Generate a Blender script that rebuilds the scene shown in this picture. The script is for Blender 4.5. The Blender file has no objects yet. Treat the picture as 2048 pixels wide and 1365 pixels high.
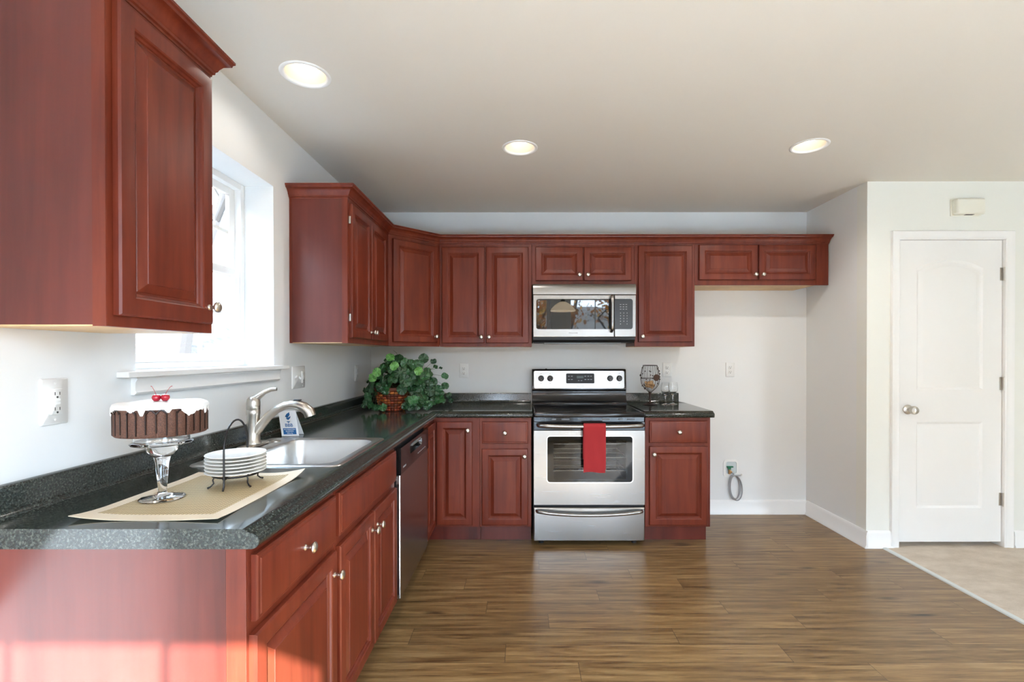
import bpy, bmesh, math, random
from mathutils import Vector, Matrix
PI = math.pi
rnd = random.Random(7)
SC = bpy.context.scene
COL = SC.collection

# ------------------------------------------------------------------ camera
FPX = 971.16
CAM = Vector((1.2394, -3.9618, 1.2968))
RGT = Vector((0.99999940, 0.00090497, -0.00061618))
FWD = Vector((-0.00090846, 0.99998342, -0.00568633))
UPV = Vector((0.00061102, 0.00568688, 0.99998364))
cd = bpy.data.cameras.new('camera')
cam = bpy.data.objects.new('camera', cd); COL.objects.link(cam)
cd.sensor_width = 36; cd.sensor_fit = 'HORIZONTAL'; cd.lens = FPX * 36 / 2048
cd.shift_x = -(1045.28 - 1024) / 2048; cd.shift_y = (716.83 - 682.5) / 2048
cd.clip_start = .05; cd.clip_end = 200
mw = Matrix.Identity(4)
for i in range(3):
    mw[i][0], mw[i][1], mw[i][2], mw[i][3] = RGT[i], UPV[i], -FWD[i], CAM[i]
cam.matrix_world = mw
SC.camera = cam

# ------------------------------------------------------------------ light
EXPOSURE = 0.75
SKY = 16.0
SUN = 38.0
CAN = (3.0, 13.0, 15.0)
SC.view_settings.view_transform = 'Standard'; SC.view_settings.look = 'None'
SC.view_settings.exposure = EXPOSURE; SC.view_settings.gamma = 1; SC.view_settings.use_curve_mapping = False
SC.render.engine = 'CYCLES'
SC.cycles.use_denoising = True
SC.cycles.max_bounces = 14; SC.cycles.diffuse_bounces = 12; SC.cycles.glossy_bounces = 4
SC.cycles.transmission_bounces = 8; SC.cycles.transparent_max_bounces = 10
SC.cycles.sample_clamp_indirect = 25; SC.cycles.caustics_refractive = False; SC.cycles.caustics_reflective = False
w = bpy.data.worlds.new('world'); SC.world = w; w.use_nodes = True
nt = w.node_tree; nt.nodes.clear()
wo = nt.nodes.new('ShaderNodeOutputWorld'); bg = nt.nodes.new('ShaderNodeBackground')
tc = nt.nodes.new('ShaderNodeTexCoord'); sx = nt.nodes.new('ShaderNodeSeparateXYZ'); cr = nt.nodes.new('ShaderNodeValToRGB')
nt.links.new(tc.outputs['Generated'], sx.inputs[0]); nt.links.new(sx.outputs['Z'], cr.inputs[0])
cr.color_ramp.elements[0].position = 0.0; cr.color_ramp.elements[0].color = (.74, .90, 1.06, 1)
cr.color_ramp.elements[1].position = .8; cr.color_ramp.elements[1].color = (.55, .78, 1.06, 1)
nt.links.new(cr.outputs[0], bg.inputs[0]); bg.inputs[1].default_value = SKY
nt.links.new(bg.outputs[0], wo.inputs[0])
sl = bpy.data.lights.new('sun', 'SUN'); sl.energy = SUN; sl.angle = math.radians(.6); sl.color = (.84, .97, 1.09)
so = bpy.data.objects.new('sun', sl); COL.objects.link(so)
so.rotation_euler = Vector((-.43, 1, -.80)).to_track_quat('-Z', 'Y').to_euler(); so.location = (4, -9, 8)

# room numbers (metres; X along the range wall, -Y towards the camera, Z up)
CEIL = 2.4626; XR = 3.549; AL = .6963; YB = -4.75; XE = 8.0; FLX = 3.66

# ------------------------------------------------------------------ helpers
def lin(c):
    c = c / 255
    return c / 12.92 if c <= .04045 else ((c + .055) / 1.055) ** 2.4
def rgb(r, g, b): return (lin(r), lin(g), lin(b), 1)

class MB:
    def __init__(s): s.v = []; s.f = []; s.c = []
    def add(s, vs, fs, col=None):
        b = len(s.v); s.v.extend([tuple(p) for p in vs]); s.f.extend([tuple(b + i for i in f) for f in fs])
        s.c.extend([col] * len(fs)); return s
    def box(s, x0, x1, y0, y1, z0, z1):
        vs = [(x, y, z) for z in (z0, z1) for y in (y0, y1) for x in (x0, x1)]
        return s.add(vs, [(0, 2, 3, 1), (4, 5, 7, 6), (0, 1, 5, 4), (2, 6, 7, 3), (0, 4, 6, 2), (1, 3, 7, 5)])
    def fbox(s, F, u0, u1, n0, n1, z0, z1):
        vs = [F(u, n, z) for z in (z0, z1) for n in (n1, n0) for u in (u0, u1)]
        return s.add(vs, [(0, 2, 3, 1), (4, 5, 7, 6), (0, 1, 5, 4), (2, 6, 7, 3), (0, 4, 6, 2), (1, 3, 7, 5)])
    def loft(s, loops, cap0=True, cap1=True, closed=True, col=None):
        n = len(loops[0]); vs = [p for l in loops for p in l]; fs = []
        for k in range(len(loops) - 1):
            for i in range(n if closed else n - 1):
                j = (i + 1) % n
                fs.append((k * n + i, k * n + j, (k + 1) * n + j, (k + 1) * n + i))
        if cap0: fs.append(tuple(range(n))[::-1])
        if cap1: fs.append(tuple((len(loops) - 1) * n + i for i in range(n)))
        return s.add(vs, fs, col)
    def lathe(s, O, prof, n=32, axis=(0, 0, 1), rf=None, col=None):
        O = Vector(O); a = Vector(axis).normalized()
        e = Vector((1, 0, 0)) if abs(a.x) < .9 else Vector((0, 1, 0))
        u = a.cross(e).normalized(); u, w_ = (e - a * e.dot(a)).normalized(), None
        w_ = a.cross(u)
        loops = []
        for r, h in prof:
            l = []
            for i in range(n):
                t = 2 * PI * i / n
                rr = max(r, 1e-5) * (rf(t, h) if rf else 1)
                l.append(O + a * h + (u * math.cos(t) + w_ * math.sin(t)) * rr)
            loops.append(l)
        return s.loft(loops, prof[0][0] < 1e-4 or True, True, True, col) if prof[0] != prof[-1] else s.loft(loops, False, False, True, col)
    def tube(s, pts, r, n=8, closed=False, cap=True):
        pts = [Vector(p) for p in pts]; m = len(pts)
        rs = r if isinstance(r, (list, tuple)) else [r] * m
        loops = []; prev = None
        for k in range(m):
            if closed: t = pts[(k + 1) % m] - pts[k - 1]
            else: t = pts[min(k + 1, m - 1)] - pts[max(k - 1, 0)]
            t.normalize()
            if prev is None:
                e = Vector((0, 0, 1)) if abs(t.z) < .9 else Vector((1, 0, 0))
                u = (e - t * e.dot(t)).normalized()
            else:
                u = (prev - t * prev.dot(t)).normalized()
            prev = u; q = t.cross(u)
            loops.append([pts[k] + (u * math.cos(2 * PI * i / n) + q * math.sin(2 * PI * i / n)) * rs[k] for i in range(n)])
        if closed:
            loops.append(loops[0]); return s.loft(loops, False, False)
        return s.loft(loops, cap, cap)
    def ball(s, c, r, n=12, m=8, sz=1, col=None):
        return s.lathe(c, [(r * math.sin(PI * k / m), -r * sz * math.cos(PI * k / m)) for k in range(m + 1)], n, col=col)
    def build(s, name, mat, parent=None, smooth=40, bevel=0, kind=None, seg=2, attr=None, recalc=True):
        me = bpy.data.meshes.new(name)
        me.from_pydata(s.v, [], s.f)
        bm = bmesh.new(); bm.from_mesh(me)
        if recalc: bmesh.ops.recalc_face_normals(bm, faces=bm.faces)
        bm.to_mesh(me); bm.free()
        if any(c is not None for c in s.c):
            ca = me.color_attributes.new('tint', 'FLOAT_COLOR', 'CORNER')
            for p in me.polygons:
                c = s.c[p.index] or (1, 1, 1, 1)
                for li in p.loop_indices: ca.data[li].color = c
        me.materials.append(mat)
        if smooth:
            me.polygons.foreach_set('use_smooth', [True] * len(me.polygons))
            me.set_sharp_from_angle(angle=math.radians(smooth))
        o = bpy.data.objects.new(name, me); COL.objects.link(o)
        if bevel:
            b = o.modifiers.new('bevel', 'BEVEL'); b.width = bevel; b.segments = seg; b.limit_method = 'ANGLE'; b.angle_limit = math.radians(40)
            b.harden_normals = False
        if parent is not None:
            o.parent = parent; o.matrix_parent_inverse = ROOTS.get(parent.name, Matrix.Identity(4))
        if kind: o['kind'] = kind
        return o
ROOTS = {}
def thing(name, loc, label=None, cat=None, group=None, kind=None):
    o = bpy.data.objects.new(name, None); COL.objects.link(o)
    o.location = loc; o.empty_display_size = .05
    ROOTS[o.name] = Matrix.Translation(-Vector(loc))
    tag(o, label, cat, group, kind); return o
def tag(o, label=None, cat=None, group=None, kind=None):
    if label: o['label'] = label
    if cat: o['category'] = cat
    if group: o['group'] = group
    if kind: o['kind'] = kind
    return o
def dup(root, loc, label=None, rotz=None):
    r = root.copy(); COL.objects.link(r); r.location = loc
    if rotz is not None: r.rotation_euler = (0, 0, rotz)
    if label: r['label'] = label
    for ch in list(root.children):
        c = ch.copy(); COL.objects.link(c); c.parent = r; c.matrix_parent_inverse = ch.matrix_parent_inverse
        for g in list(ch.children):
            d = g.copy(); COL.objects.link(d); d.parent = c; d.matrix_parent_inverse = g.matrix_parent_inverse
    return r

class Fr:                       # a vertical face: origin, direction to the right; call (u, n, z)
    def __init__(s, O, r):
        s.O = Vector(O); s.r = Vector(r).normalized(); s.n = s.r.cross(Vector((0, 0, 1)))
    def __call__(s, u, n, z): return s.O + s.r * u + s.n * n + Vector((0, 0, z))
def rrect(u0, u1, z0, z1, r, k=6):
    pts = []
    for cu, cz, a0 in ((u1 - r, z0 + r, -PI / 2), (u1 - r, z1 - r, 0), (u0 + r, z1 - r, PI / 2), (u0 + r, z0 + r, PI)):
        for i in range(k + 1):
            a = a0 + PI / 2 * i / k
            pts.append((cu + r * math.cos(a), cz + r * math.sin(a)))
    return pts
def rplate(mb, F, u0, u1, z0, z1, r, n0, n1, edge=0):
    lo = [(0, n0), (0, n1 - edge)] + ([(edge, n1)] if edge else [])
    return mb.loft([[F(u, n, z) for u, z in rrect(u0 + i, u1 - i, z0 + i, z1 - i, max(r - i, .0005))] for i, n in lo])
def fill_holes(outer, holes):
    bm = bmesh.new(); es = []
    for l in [outer] + holes:
        vs = [bm.verts.new(p) for p in l]
        for i in range(len(vs)): es.append(bm.edges.new((vs[i], vs[(i + 1) % len(vs)])))
    bmesh.ops.triangle_fill(bm, use_beauty=True, use_dissolve=False, edges=es)
    bm.verts.index_update()
    r = [tuple(v.co) for v in bm.verts], [tuple(v.index for v in f.verts) for f in bm.faces]
    bm.free(); return r
def text(body, size, F, u, n, z, mat, name, parent=None, ext=.0004, tilt=0, align='CENTER', bold=0):
    cu = bpy.data.curves.new('t', 'FONT'); cu.body = body; cu.size = size; cu.align_x = align; cu.align_y = 'CENTER'; cu.extrude = ext; cu.offset = bold
    cu.resolution_u = 3
    o = bpy.data.objects.new('t', cu); COL.objects.link(o)
    dg = bpy.context.evaluated_depsgraph_get(); dg.update()
    me = bpy.data.meshes.new_from_object(o.evaluated_get(dg))
    mb = MB(); c, s_ = math.cos(tilt), math.sin(tilt)
    mb.add([F(u + v.co.x * c - v.co.y * s_, n + v.co.z, z + v.co.x * s_ + v.co.y * c) for v in me.vertices], [tuple(p.vertices) for p in me.polygons])
    bpy.data.objects.remove(o); bpy.data.curves.remove(cu); bpy.data.meshes.remove(me)
    return mb.build(name, mat, parent, smooth=0, recalc=False)

# ------------------------------------------------------------------ materials
def mat(name, base, rough=.5, metal=0, **k):
    m = bpy.data.materials.new(name); m.use_nodes = True
    b = m.node_tree.nodes['Principled BSDF']
    b.inputs['Base Color'].default_value = base; b.inputs['Roughness'].default_value = rough; b.inputs['Metallic'].default_value = metal
    for kk, v in k.items(): b.inputs[kk.replace('_', ' ')].default_value = v
    return m
def N(m, t, **k):
    n = m.node_tree.nodes.new(t)
    for kk, v in k.items():
        if kk in ('operation', 'blend_type', 'data_type', 'noise_dimensions', 'feature', 'wave_type', 'bands_direction', 'attribute_name', 'offset', 'offset_frequency', 'squash', 'squash_frequency', 'wave_profile'): setattr(n, kk, v)
        else: n.inputs[kk.replace('_', ' ')].default_value = v
    return n
def L(m, a, b): m.node_tree.links.new(a, b)
def bsdf(m): return m.node_tree.nodes['Principled BSDF']
def mapping(m, scale, rot=(0, 0, 0), loc=(0, 0, 0)):
    t = N(m, 'ShaderNodeTexCoord'); mp = N(m, 'ShaderNodeMapping')
    mp.inputs['Scale'].default_value = scale; mp.inputs['Rotation'].default_value = rot; mp.inputs['Location'].default_value = loc
    L(m, t.outputs['Object'], mp.inputs[0]); return mp.outputs[0]
def ramp(m, fac, stops):
    r = N(m, 'ShaderNodeValToRGB'); e = r.color_ramp.elements
    while len(e) < len(stops): e.new(.5)
    for i, (p, c) in enumerate(stops): e[i].position = p; e[i].color = c
    L(m, fac, r.inputs[0]); return r.outputs[0]
def bump(m, h, strength=.2, dist=.002):
    b = N(m, 'ShaderNodeBump'); b.inputs['Strength'].default_value = strength; b.inputs['Distance'].default_value = dist
    L(m, h, b.inputs['Height']); L(m, b.outputs[0], bsdf(m).inputs['Normal'])

def paint(name, c, rough=.6, bs=.04):
    m = mat(name, c, rough)
    n = N(m, 'ShaderNodeTexNoise', Scale=260.0, Detail=2.0); L(m, mapping(m, (1, 1, 1)), n.inputs['Vector'])
    bump(m, n.outputs[0], bs, .001); return m
M_WALL = paint('wall paint', (.785, .80, .80, 1), .65)
M_WALLC = paint('cream wall paint', (.79, .80, .755, 1), .65)
M_CEIL = paint('ceiling paint', (.69, .655, .595, 1), .85)
M_TRIM = mat('white gloss trim', (.84, .84, .83, 1), .3)
M_DOOR = mat('white door paint', (.83, .83, .82, 1), .38)
M_PLATE = mat('white plastic', (.83, .84, .83, 1), .3)

def wood(name, dark, mid, light, rough=.3, zscale=2.2, xs=26, coat=.25, spec=.5):
    m = mat(name, mid, rough); b = bsdf(m)
    b.inputs['Specular IOR Level'].default_value = spec; b.inputs['Coat Weight'].default_value = coat; b.inputs['Coat Roughness'].default_value = .22
    n1 = N(m, 'ShaderNodeTexNoise', Scale=1.0, Detail=5.0, Roughness=.6, Distortion=.4); L(m, mapping(m, (xs, xs, zscale)), n1.inputs['Vector'])
    n2 = N(m, 'ShaderNodeTexNoise', Scale=3.0, Detail=3.0, Roughness=.5); L(m, mapping(m, (1.6, 1.6, .7)), n2.inputs['Vector'])
    a = N(m, 'ShaderNodeMath', operation='MULTIPLY_ADD'); L(m, n1.outputs[0], a.inputs[0]); a.inputs[1].default_value = .55
    q = N(m, 'ShaderNodeMath', operation='MULTIPLY'); L(m, n2.outputs[0], q.inputs[0]); q.inputs[1].default_value = .45
    L(m, q.outputs[0], a.inputs[2])
    L(m, ramp(m, a.outputs[0], [(.32, dark), (.5, mid), (.68, light)]), b.inputs['Base Color'])
    return m
M_CHERRY = wood('cherry stained maple', (.085, .0120, .0060, 1), (.145, .0235, .0100, 1), (.200, .038, .016, 1), .38, coat=.0, spec=.38)
M_CHERRYP = wood('cherry laminate panel', (.062, .010, .0065, 1), (.112, .019, .012, 1), (.150, .028, .018, 1), .30, 1.0, 14, 0.0, .5)
M_BIRCH = wood('pale birch', (.50, .32, .15, 1), (.62, .42, .21, 1), (.70, .50, .28, 1), .45, 2, 18, 0)

def floor_mat():
    m = mat('wood plank floor', (.2, .12, .07, 1), .3); b = bsdf(m)
    v0 = mapping(m, (1, 1, 1)); sp = N(m, 'ShaderNodeSeparateXYZ'); L(m, v0, sp.inputs[0])
    dv = N(m, 'ShaderNodeMath', operation='DIVIDE'); L(m, sp.outputs['Y'], dv.inputs[0]); dv.inputs[1].default_value = .128
    fl = N(m, 'ShaderNodeMath', operation='FLOOR'); L(m, dv.outputs[0], fl.inputs[0])
    wn = N(m, 'ShaderNodeTexWhiteNoise', noise_dimensions='1D'); L(m, fl.outputs[0], wn.inputs['W'])
    sh = N(m, 'ShaderNodeMath', operation='MULTIPLY_ADD'); L(m, wn.outputs['Value'], sh.inputs[0]); sh.inputs[1].default_value = 1.22; L(m, sp.outputs['X'], sh.inputs[2])
    cb = N(m, 'ShaderNodeCombineXYZ'); L(m, sh.outputs[0], cb.inputs[0]); L(m, sp.outputs['Y'], cb.inputs[1]); v = cb.outputs[0]
    br = N(m, 'ShaderNodeTexBrick', offset=0.0, offset_frequency=2, Scale=1.0, Mortar_Size=.0011, Mortar_Smooth=.2, Bias=0.0, Brick_Width=1.22, Row_Height=.128)
    br.inputs['Color1'].default_value = (0, 0, 0, 1); br.inputs['Color2'].default_value = (1, 1, 1, 1); br.inputs['Mortar'].default_value = (.5, .5, .5, 1)
    L(m, v, br.inputs['Vector'])
    off = N(m, 'ShaderNodeVectorMath', operation='SCALE'); L(m, br.outputs['Color'], off.inputs[0]); off.inputs['Scale'].default_value = 7.3
    ad = N(m, 'ShaderNodeVectorMath', operation='ADD'); L(m, v, ad.inputs[0]); L(m, off.outputs[0], ad.inputs[1])
    def st(sc):
        mp = N(m, 'ShaderNodeMapping'); mp.inputs['Scale'].default_value = sc; L(m, ad.outputs[0], mp.inputs[0]); return mp.outputs[0]
    fine = N(m, 'ShaderNodeTexNoise', Scale=1.0, Detail=7.0, Roughness=.66, Distortion=.8); L(m, st((4.5, 95, 1)), fine.inputs['Vector'])
    wide = N(m, 'ShaderNodeTexNoise', Scale=1.0, Detail=4.0, Roughness=.55, Distortion=2.2); L(m, st((1.3, 9, 1)), wide.inputs['Vector'])
    wav = N(m, 'ShaderNodeTexWave', Scale=1.0, Distortion=14.0, Detail=2.0, Detail_Scale=.55, wave_type='BANDS', bands_direction='Y'); L(m, st((.9, 7.0, 1)), wav.inputs['Vector'])
    s1 = N(m, 'ShaderNodeMath', operation='MULTIPLY_ADD'); L(m, fine.outputs[0], s1.inputs[0]); s1.inputs[1].default_value = .56
    s2 = N(m, 'ShaderNodeMath', operation='MULTIPLY_ADD'); L(m, wide.outputs[0], s2.inputs[0]); s2.inputs[1].default_value = .37
    s3 = N(m, 'ShaderNodeMath', operation='MULTIPLY'); L(m, wav.outputs['Fac'], s3.inputs[0]); s3.inputs[1].default_value = .07
    L(m, s3.outputs[0], s2.inputs[2]); L(m, s2.outputs[0], s1.inputs[2])
    c = ramp(m, s1.outputs[0], [(.33, (.065, .030, .011, 1)), (.43, (.145, .077, .028, 1)), (.53, (.215, .124, .048, 1)), (.65, (.32, .20, .088, 1))])
    # plank to plank tone
    tone = N(m, 'ShaderNodeMapRange'); L(m, br.outputs['Color'], tone.inputs[0]); tone.inputs['To Min'].default_value = .88; tone.inputs['To Max'].default_value = 1.14
    mul = N(m, 'ShaderNodeVectorMath', operation='SCALE'); L(m, c, mul.inputs[0]); L(m, tone.outputs[0], mul.inputs['Scale'])
    # knots
    vo = N(m, 'ShaderNodeTexVoronoi', Scale=1.0, Randomness=1.0); L(m, st((1.9, 6.5, 1)), vo.inputs['Vector'])
    kn = ramp(m, vo.outputs['Distance'], [(.03, (.25, .22, .22, 1)), (.15, (1, 1, 1, 1))])
    mx = N(m, 'ShaderNodeMix', data_type='RGBA', blend_type='MULTIPLY'); mx.inputs[0].default_value = 1
    L(m, mul.outputs[0], mx.inputs[6]); L(m, kn, mx.inputs[7])
    gap = N(m, 'ShaderNodeMix', data_type='RGBA', blend_type='MIX'); L(m, br.outputs['Fac'], gap.inputs[0]); L(m, mx.outputs[2], gap.inputs[6]); gap.inputs[7].default_value = (.06, .035, .02, 1)
    L(m, gap.outputs[2], b.inputs['Base Color'])
    rr = N(m, 'ShaderNodeMapRange'); L(m, fine.outputs[0], rr.inputs[0]); rr.inputs['To Min'].default_value = .24; rr.inputs['To Max'].default_value = .40
    L(m, rr.outputs[0], b.inputs['Roughness'])
    bump(m, fine.outputs[0], .12, .001)
    return m
M_FLOOR = floor_mat()
def carpet_mat():
    m = mat('beige carpet', (.5, .42, .33, 1), .95)
    n = N(m, 'ShaderNodeTexNoise', Scale=420.0, Detail=2.0); L(m, mapping(m, (1, 1, 1)), n.inputs['Vector'])
    n2 = N(m, 'ShaderNodeTexNoise', Scale=6.0, Detail=4.0, Roughness=.65); L(m, mapping(m, (1, 1.8, 1)), n2.inputs['Vector'])
    a = N(m, 'ShaderNodeMath', operation='MULTIPLY_ADD'); L(m, n.outputs[0], a.inputs[0]); a.inputs[1].default_value = .35
    q = N(m, 'ShaderNodeMath', operation='MULTIPLY'); L(m, n2.outputs[0], q.inputs[0]); q.inputs[1].default_value = .65; L(m, q.outputs[0], a.inputs[2])
    L(m, ramp(m, a.outputs[0], [(.3, (.52, .42, .32, 1)), (.7, (.74, .64, .53, 1))]), bsdf(m).inputs['Base Color'])
    bump(m, n.outputs[0], .8, .006); return m
M_CARPET = carpet_mat()
def granite():
    m = mat('black speckled laminate', (.012, .014, .013, 1), .12); b = bsdf(m)
    v = mapping(m, (1, 1, 1))
    n = N(m, 'ShaderNodeTexVoronoi', Scale=330.0); L(m, v, n.inputs['Vector'])
    n2 = N(m, 'ShaderNodeTexNoise', Scale=190.0, Detail=3.0, Roughness=.7); L(m, v, n2.inputs['Vector'])
    c = ramp(m, n2.outputs[0], [(.42, (.013, .017, .015, 1)), (.55, (.034, .042, .037, 1)), (.68, (.095, .105, .09, 1))])
    L(m, c, b.inputs['Base Color']); b.inputs['Specular IOR Level'].default_value = .6
    return m
M_STONE = granite()
def steel(name, base, rough, axis='X', aniso=.4):
    m = mat(name, base, rough, 1.0); b = bsdf(m)
    n = N(m, 'ShaderNodeTexNoise', Scale=1.0, Detail=3.0)
    L(m, mapping(m, (3, 300, 300) if axis == 'X' else (300, 3, 300)), n.inputs['Vector'])
    r = N(m, 'ShaderNodeMapRange'); L(m, n.outputs[0], r.inputs[0]); r.inputs['To Min'].default_value = rough - .006; r.inputs['To Max'].default_value = rough + .008
    L(m, r.outputs[0], b.inputs['Roughness']); return m
M_STEEL = steel('brushed stainless steel', (.335, .325, .31, 1), .27)
M_STEELY = steel('brushed stainless steel door', (.40, .39, .38, 1), .25, 'Y')
M_SINK = steel('satin stainless sink', (.60, .59, .575, 1), .31)
M_NICKEL = mat('brushed nickel', (.60, .56, .50, 1), .28, 1.0)
M_BLACK = mat('black enamel', (.008, .008, .009, 1), .12)
M_BLACKM = mat('matt black', (.012, .012, .013, 1), .5)
M_GLASSB = mat('black glass', (.010, .012, .013, 1), .03, 0, IOR=1.8)
M_MWGL = mat('dark mirror glass', (.012, .016, .019, 1), .02, 0, IOR=1.6)
M_IRON = mat('dark iron', (.018, .015, .014, 1), .45, .4)
M_BRONZE = mat('dark bronze wire', (.035, .020, .014, 1), .5, .5)
M_GREYTXT = mat('grey lettering', (.30, .30, .30, 1), .5)
M_LTXT = mat('pale lettering', (.35, .36, .36, 1), .5)
M_CERAM = mat('white glazed ceramic', (.80, .78, .73, 1), .18)
M_SLOT = mat('dark slot', (.05, .05, .05, 1), .6)

def glass_mat(name, tint=(1, 1, 1, 1), base=.05, rough=0.0):       # thin pane: clear, reflecting at grazing angles
    m = bpy.data.materials.new(name); m.use_nodes = True; t = m.node_tree; t.nodes.clear()
    o = t.nodes.new('ShaderNodeOutputMaterial'); mx = t.nodes.new('ShaderNodeMixShader'); a = t.nodes.new('ShaderNodeBsdfTransparent'); g = t.nodes.new('ShaderNodeBsdfGlossy')
    lw = t.nodes.new('ShaderNodeFresnel'); lw.inputs[0].default_value = 1.45
    a.inputs[0].default_value = tint; g.inputs['Roughness'].default_value = rough
    ge = t.nodes.new('ShaderNodeNewGeometry'); fr = t.nodes.new('ShaderNodeMath'); fr.operation = 'SUBTRACT'; fr.use_clamp = True
    t.links.new(lw.outputs[0], fr.inputs[0]); t.links.new(ge.outputs['Backfacing'], fr.inputs[1])
    t.links.new(fr.outputs[0], mx.inputs[0]); t.links.new(a.outputs[0], mx.inputs[1]); t.links.new(g.outputs[0], mx.inputs[2]); t.links.new(mx.outputs[0], o.inputs[0])
    return m
M_PANE = glass_mat('window pane glass')
M_OVENGL = glass_mat('tinted oven glass', (.60, .61, .60, 1))
M_CLEAR = mat('clear glass', (1, 1, 1, 1), 0, 0, IOR=1.45); bsdf(M_CLEAR).inputs['Transmission Weight'].default_value = 1
def emis(name, c, s):
    m = mat(name, c, .5); b = bsdf(m); b.inputs['Emission Color'].default_value = c; b.inputs['Emission Strength'].default_value = s; return m
M_BULB = emis('lit bulb', (1, .93, .82, 1), 1.6)
M_BAFFLE = mat('white baffle', (.72, .66, .55, 1), .5)
def tinted(name, rough=.5, mult=1.0):
    m = mat(name, (1, 1, 1, 1), rough); a = N(m, 'ShaderNodeAttribute', attribute_name='tint'); L(m, a.outputs['Color'], bsdf(m).inputs['Base Color']); return m

# ------------------------------------------------------------------ the setting
def S(mb, name, m, **k): return mb.build(name, m, None, kind='structure', **k)
S(MB().box(0, FLX - .012, YB, 0, -.05, 0), 'floor', M_FLOOR, smooth=0)
S(MB().box(FLX + .012, XE, YB, -AL + .12, -.05, .004), 'floor_carpet', M_CARPET, smooth=0)
strip = MB().loft([[(FLX - .016, y, 0.0), (FLX - .012, y, .006), (FLX, y, .009), (FLX + .012, y, .008), (FLX + .016, y, .001)] for y in (-AL - .001, YB + .01)], True, True)
S(strip, 'trim_1', mat('brushed aluminium strip', (.62, .64, .62, 1), .35, .3))
CANS = [(.337, -1.94), (1.222, -1.229), (2.834, -1.251)]
circ = lambda x, y, r, z, n=48: [(x + r * math.cos(2 * PI * i / n), y + r * math.sin(2 * PI * i / n), z) for i in range(n)]
v, f = fill_holes([(-.2, YB - .15, CEIL), (XE + .15, YB - .15, CEIL), (XE + .15, .15, CEIL), (-.2, .15, CEIL)], [circ(x, y, .083, CEIL) for x, y in CANS])
mb = MB(); mb.add(v, f); o = S(mb, 'ceiling', M_CEIL, smooth=0)
S(MB().box(-.2, XE + .15, YB - .15, .15, CEIL + .25, CEIL + .3), 'light_block_slab', M_CEIL, smooth=0)  # unseen shell over the ceiling, added to keep sky light out
sk = MB(); sk.box(-.2, XE + .15, .10, .15, CEIL, CEIL + .25); sk.box(-.2, XE + .15, YB - .15, YB - .10, CEIL, CEIL + .25); sk.box(-.2, -.15, YB - .1, .1, CEIL, CEIL + .25); sk.box(XE + .1, XE + .15, YB - .1, .1, CEIL, CEIL + .25)
S(sk, 'light_block_rim', M_CEIL, smooth=0)  # sides of the same added shell against sky light
WZ0, WZ1, WY0, WY1, WT = 1.243, 2.137, -2.41, -1.548, .2   # window over the sink
mb = MB(); mb.box(-WT, 0, YB - .15, WY0, -.3, CEIL).box(-WT, 0, WY1, .15, -.3, CEIL).box(-WT, 0, WY0, WY1, -.3, WZ0).box(-WT, 0, WY0, WY1, WZ1, CEIL)
S(mb, 'wall_left', M_WALL, smooth=0)
S(MB().box(0, XR + .1, 0, .12, -.05, CEIL), 'wall_back', M_WALL, smooth=0)
S(MB().box(XR, XR + .1, -AL + .1, 0, -.05, CEIL), 'wall_alcove', M_WALL, smooth=0)
DX0, DX1, DZ1 = 3.757, 4.476, 2.078
mb = MB().box(XR, DX0, -AL, -AL + .1, -.05, CEIL).box(DX1, XE, -AL, -AL + .1, -.05, CEIL).box(DX0, DX1, -AL, -AL + .1, DZ1, CEIL)
S(mb, 'wall_pantry', M_WALLC, smooth=0)
# wall behind the camera with two windows and one added for light, and the living-room end wall
def holed(axis, c0, c1, a0, a1, z1, holes):
    mb = MB(); a = a0
    def bx(p, q, r, s_):
        if q - p > 1e-4: mb.box(p, q, c0, c1, r, s_) if axis == 'X' else mb.box(c0, c1, p, q, r, s_)
    for h0, h1, hz0, hz1 in holes:
        bx(a, h0, -.3, z1); bx(h0, h1, -.3, hz0); bx(h0, h1, hz1, z1); a = h1
    bx(a, a1, -.3, z1); return mb
REAR = [(.50, 1.70, .12, 2.268), (1.95, 3.30, .12, 2.268), (5.2, 6.0, .12, 2.268)]  # last is unseen, put in to light the right side; second widened for light
S(holed('X', YB - .15, YB, 0, XE, CEIL, REAR), 'wall_rear', M_WALL, smooth=0)
EAST = []
S(holed('Y', XE, XE + .15, YB - .15, -AL + .1, CEIL, EAST), 'wall_right', M_WALL, smooth=0)
# baseboards
def baseboard(name, F, u0, u1):
    prof = [(0, 0), (.020, 0), (.020, .012), (.013, .022), (.013, .088), (.010, .098), (.010, .106), (.004, .116), (0, .116)]
    S(MB().loft([[F(u, n, z) for n, z in prof] for u in (u0, u1)]), name, M_TRIM, bevel=0)
FB = Fr((0, 0, 0), (1, 0, 0)); FL = Fr((0, 0, 0), (0, 1, 0)); FP = Fr((0, -AL, 0), (1, 0, 0)); FA = Fr((XR, 0, 0), (0, -1, 0)); FRr = Fr((0, YB, 0), (-1, 0, 0)); FE = Fr((XE, 0, 0), (0, -1, 0))
baseboard('baseboard_back', FB, 2.53, XR - .001); baseboard('baseboard_alcove', FA, .021, AL + .020); baseboard('baseboard_pantry', FP, XR - .0, 3.718)
baseboard('baseboard_right', FP, 4.538, XE - .02)
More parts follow.
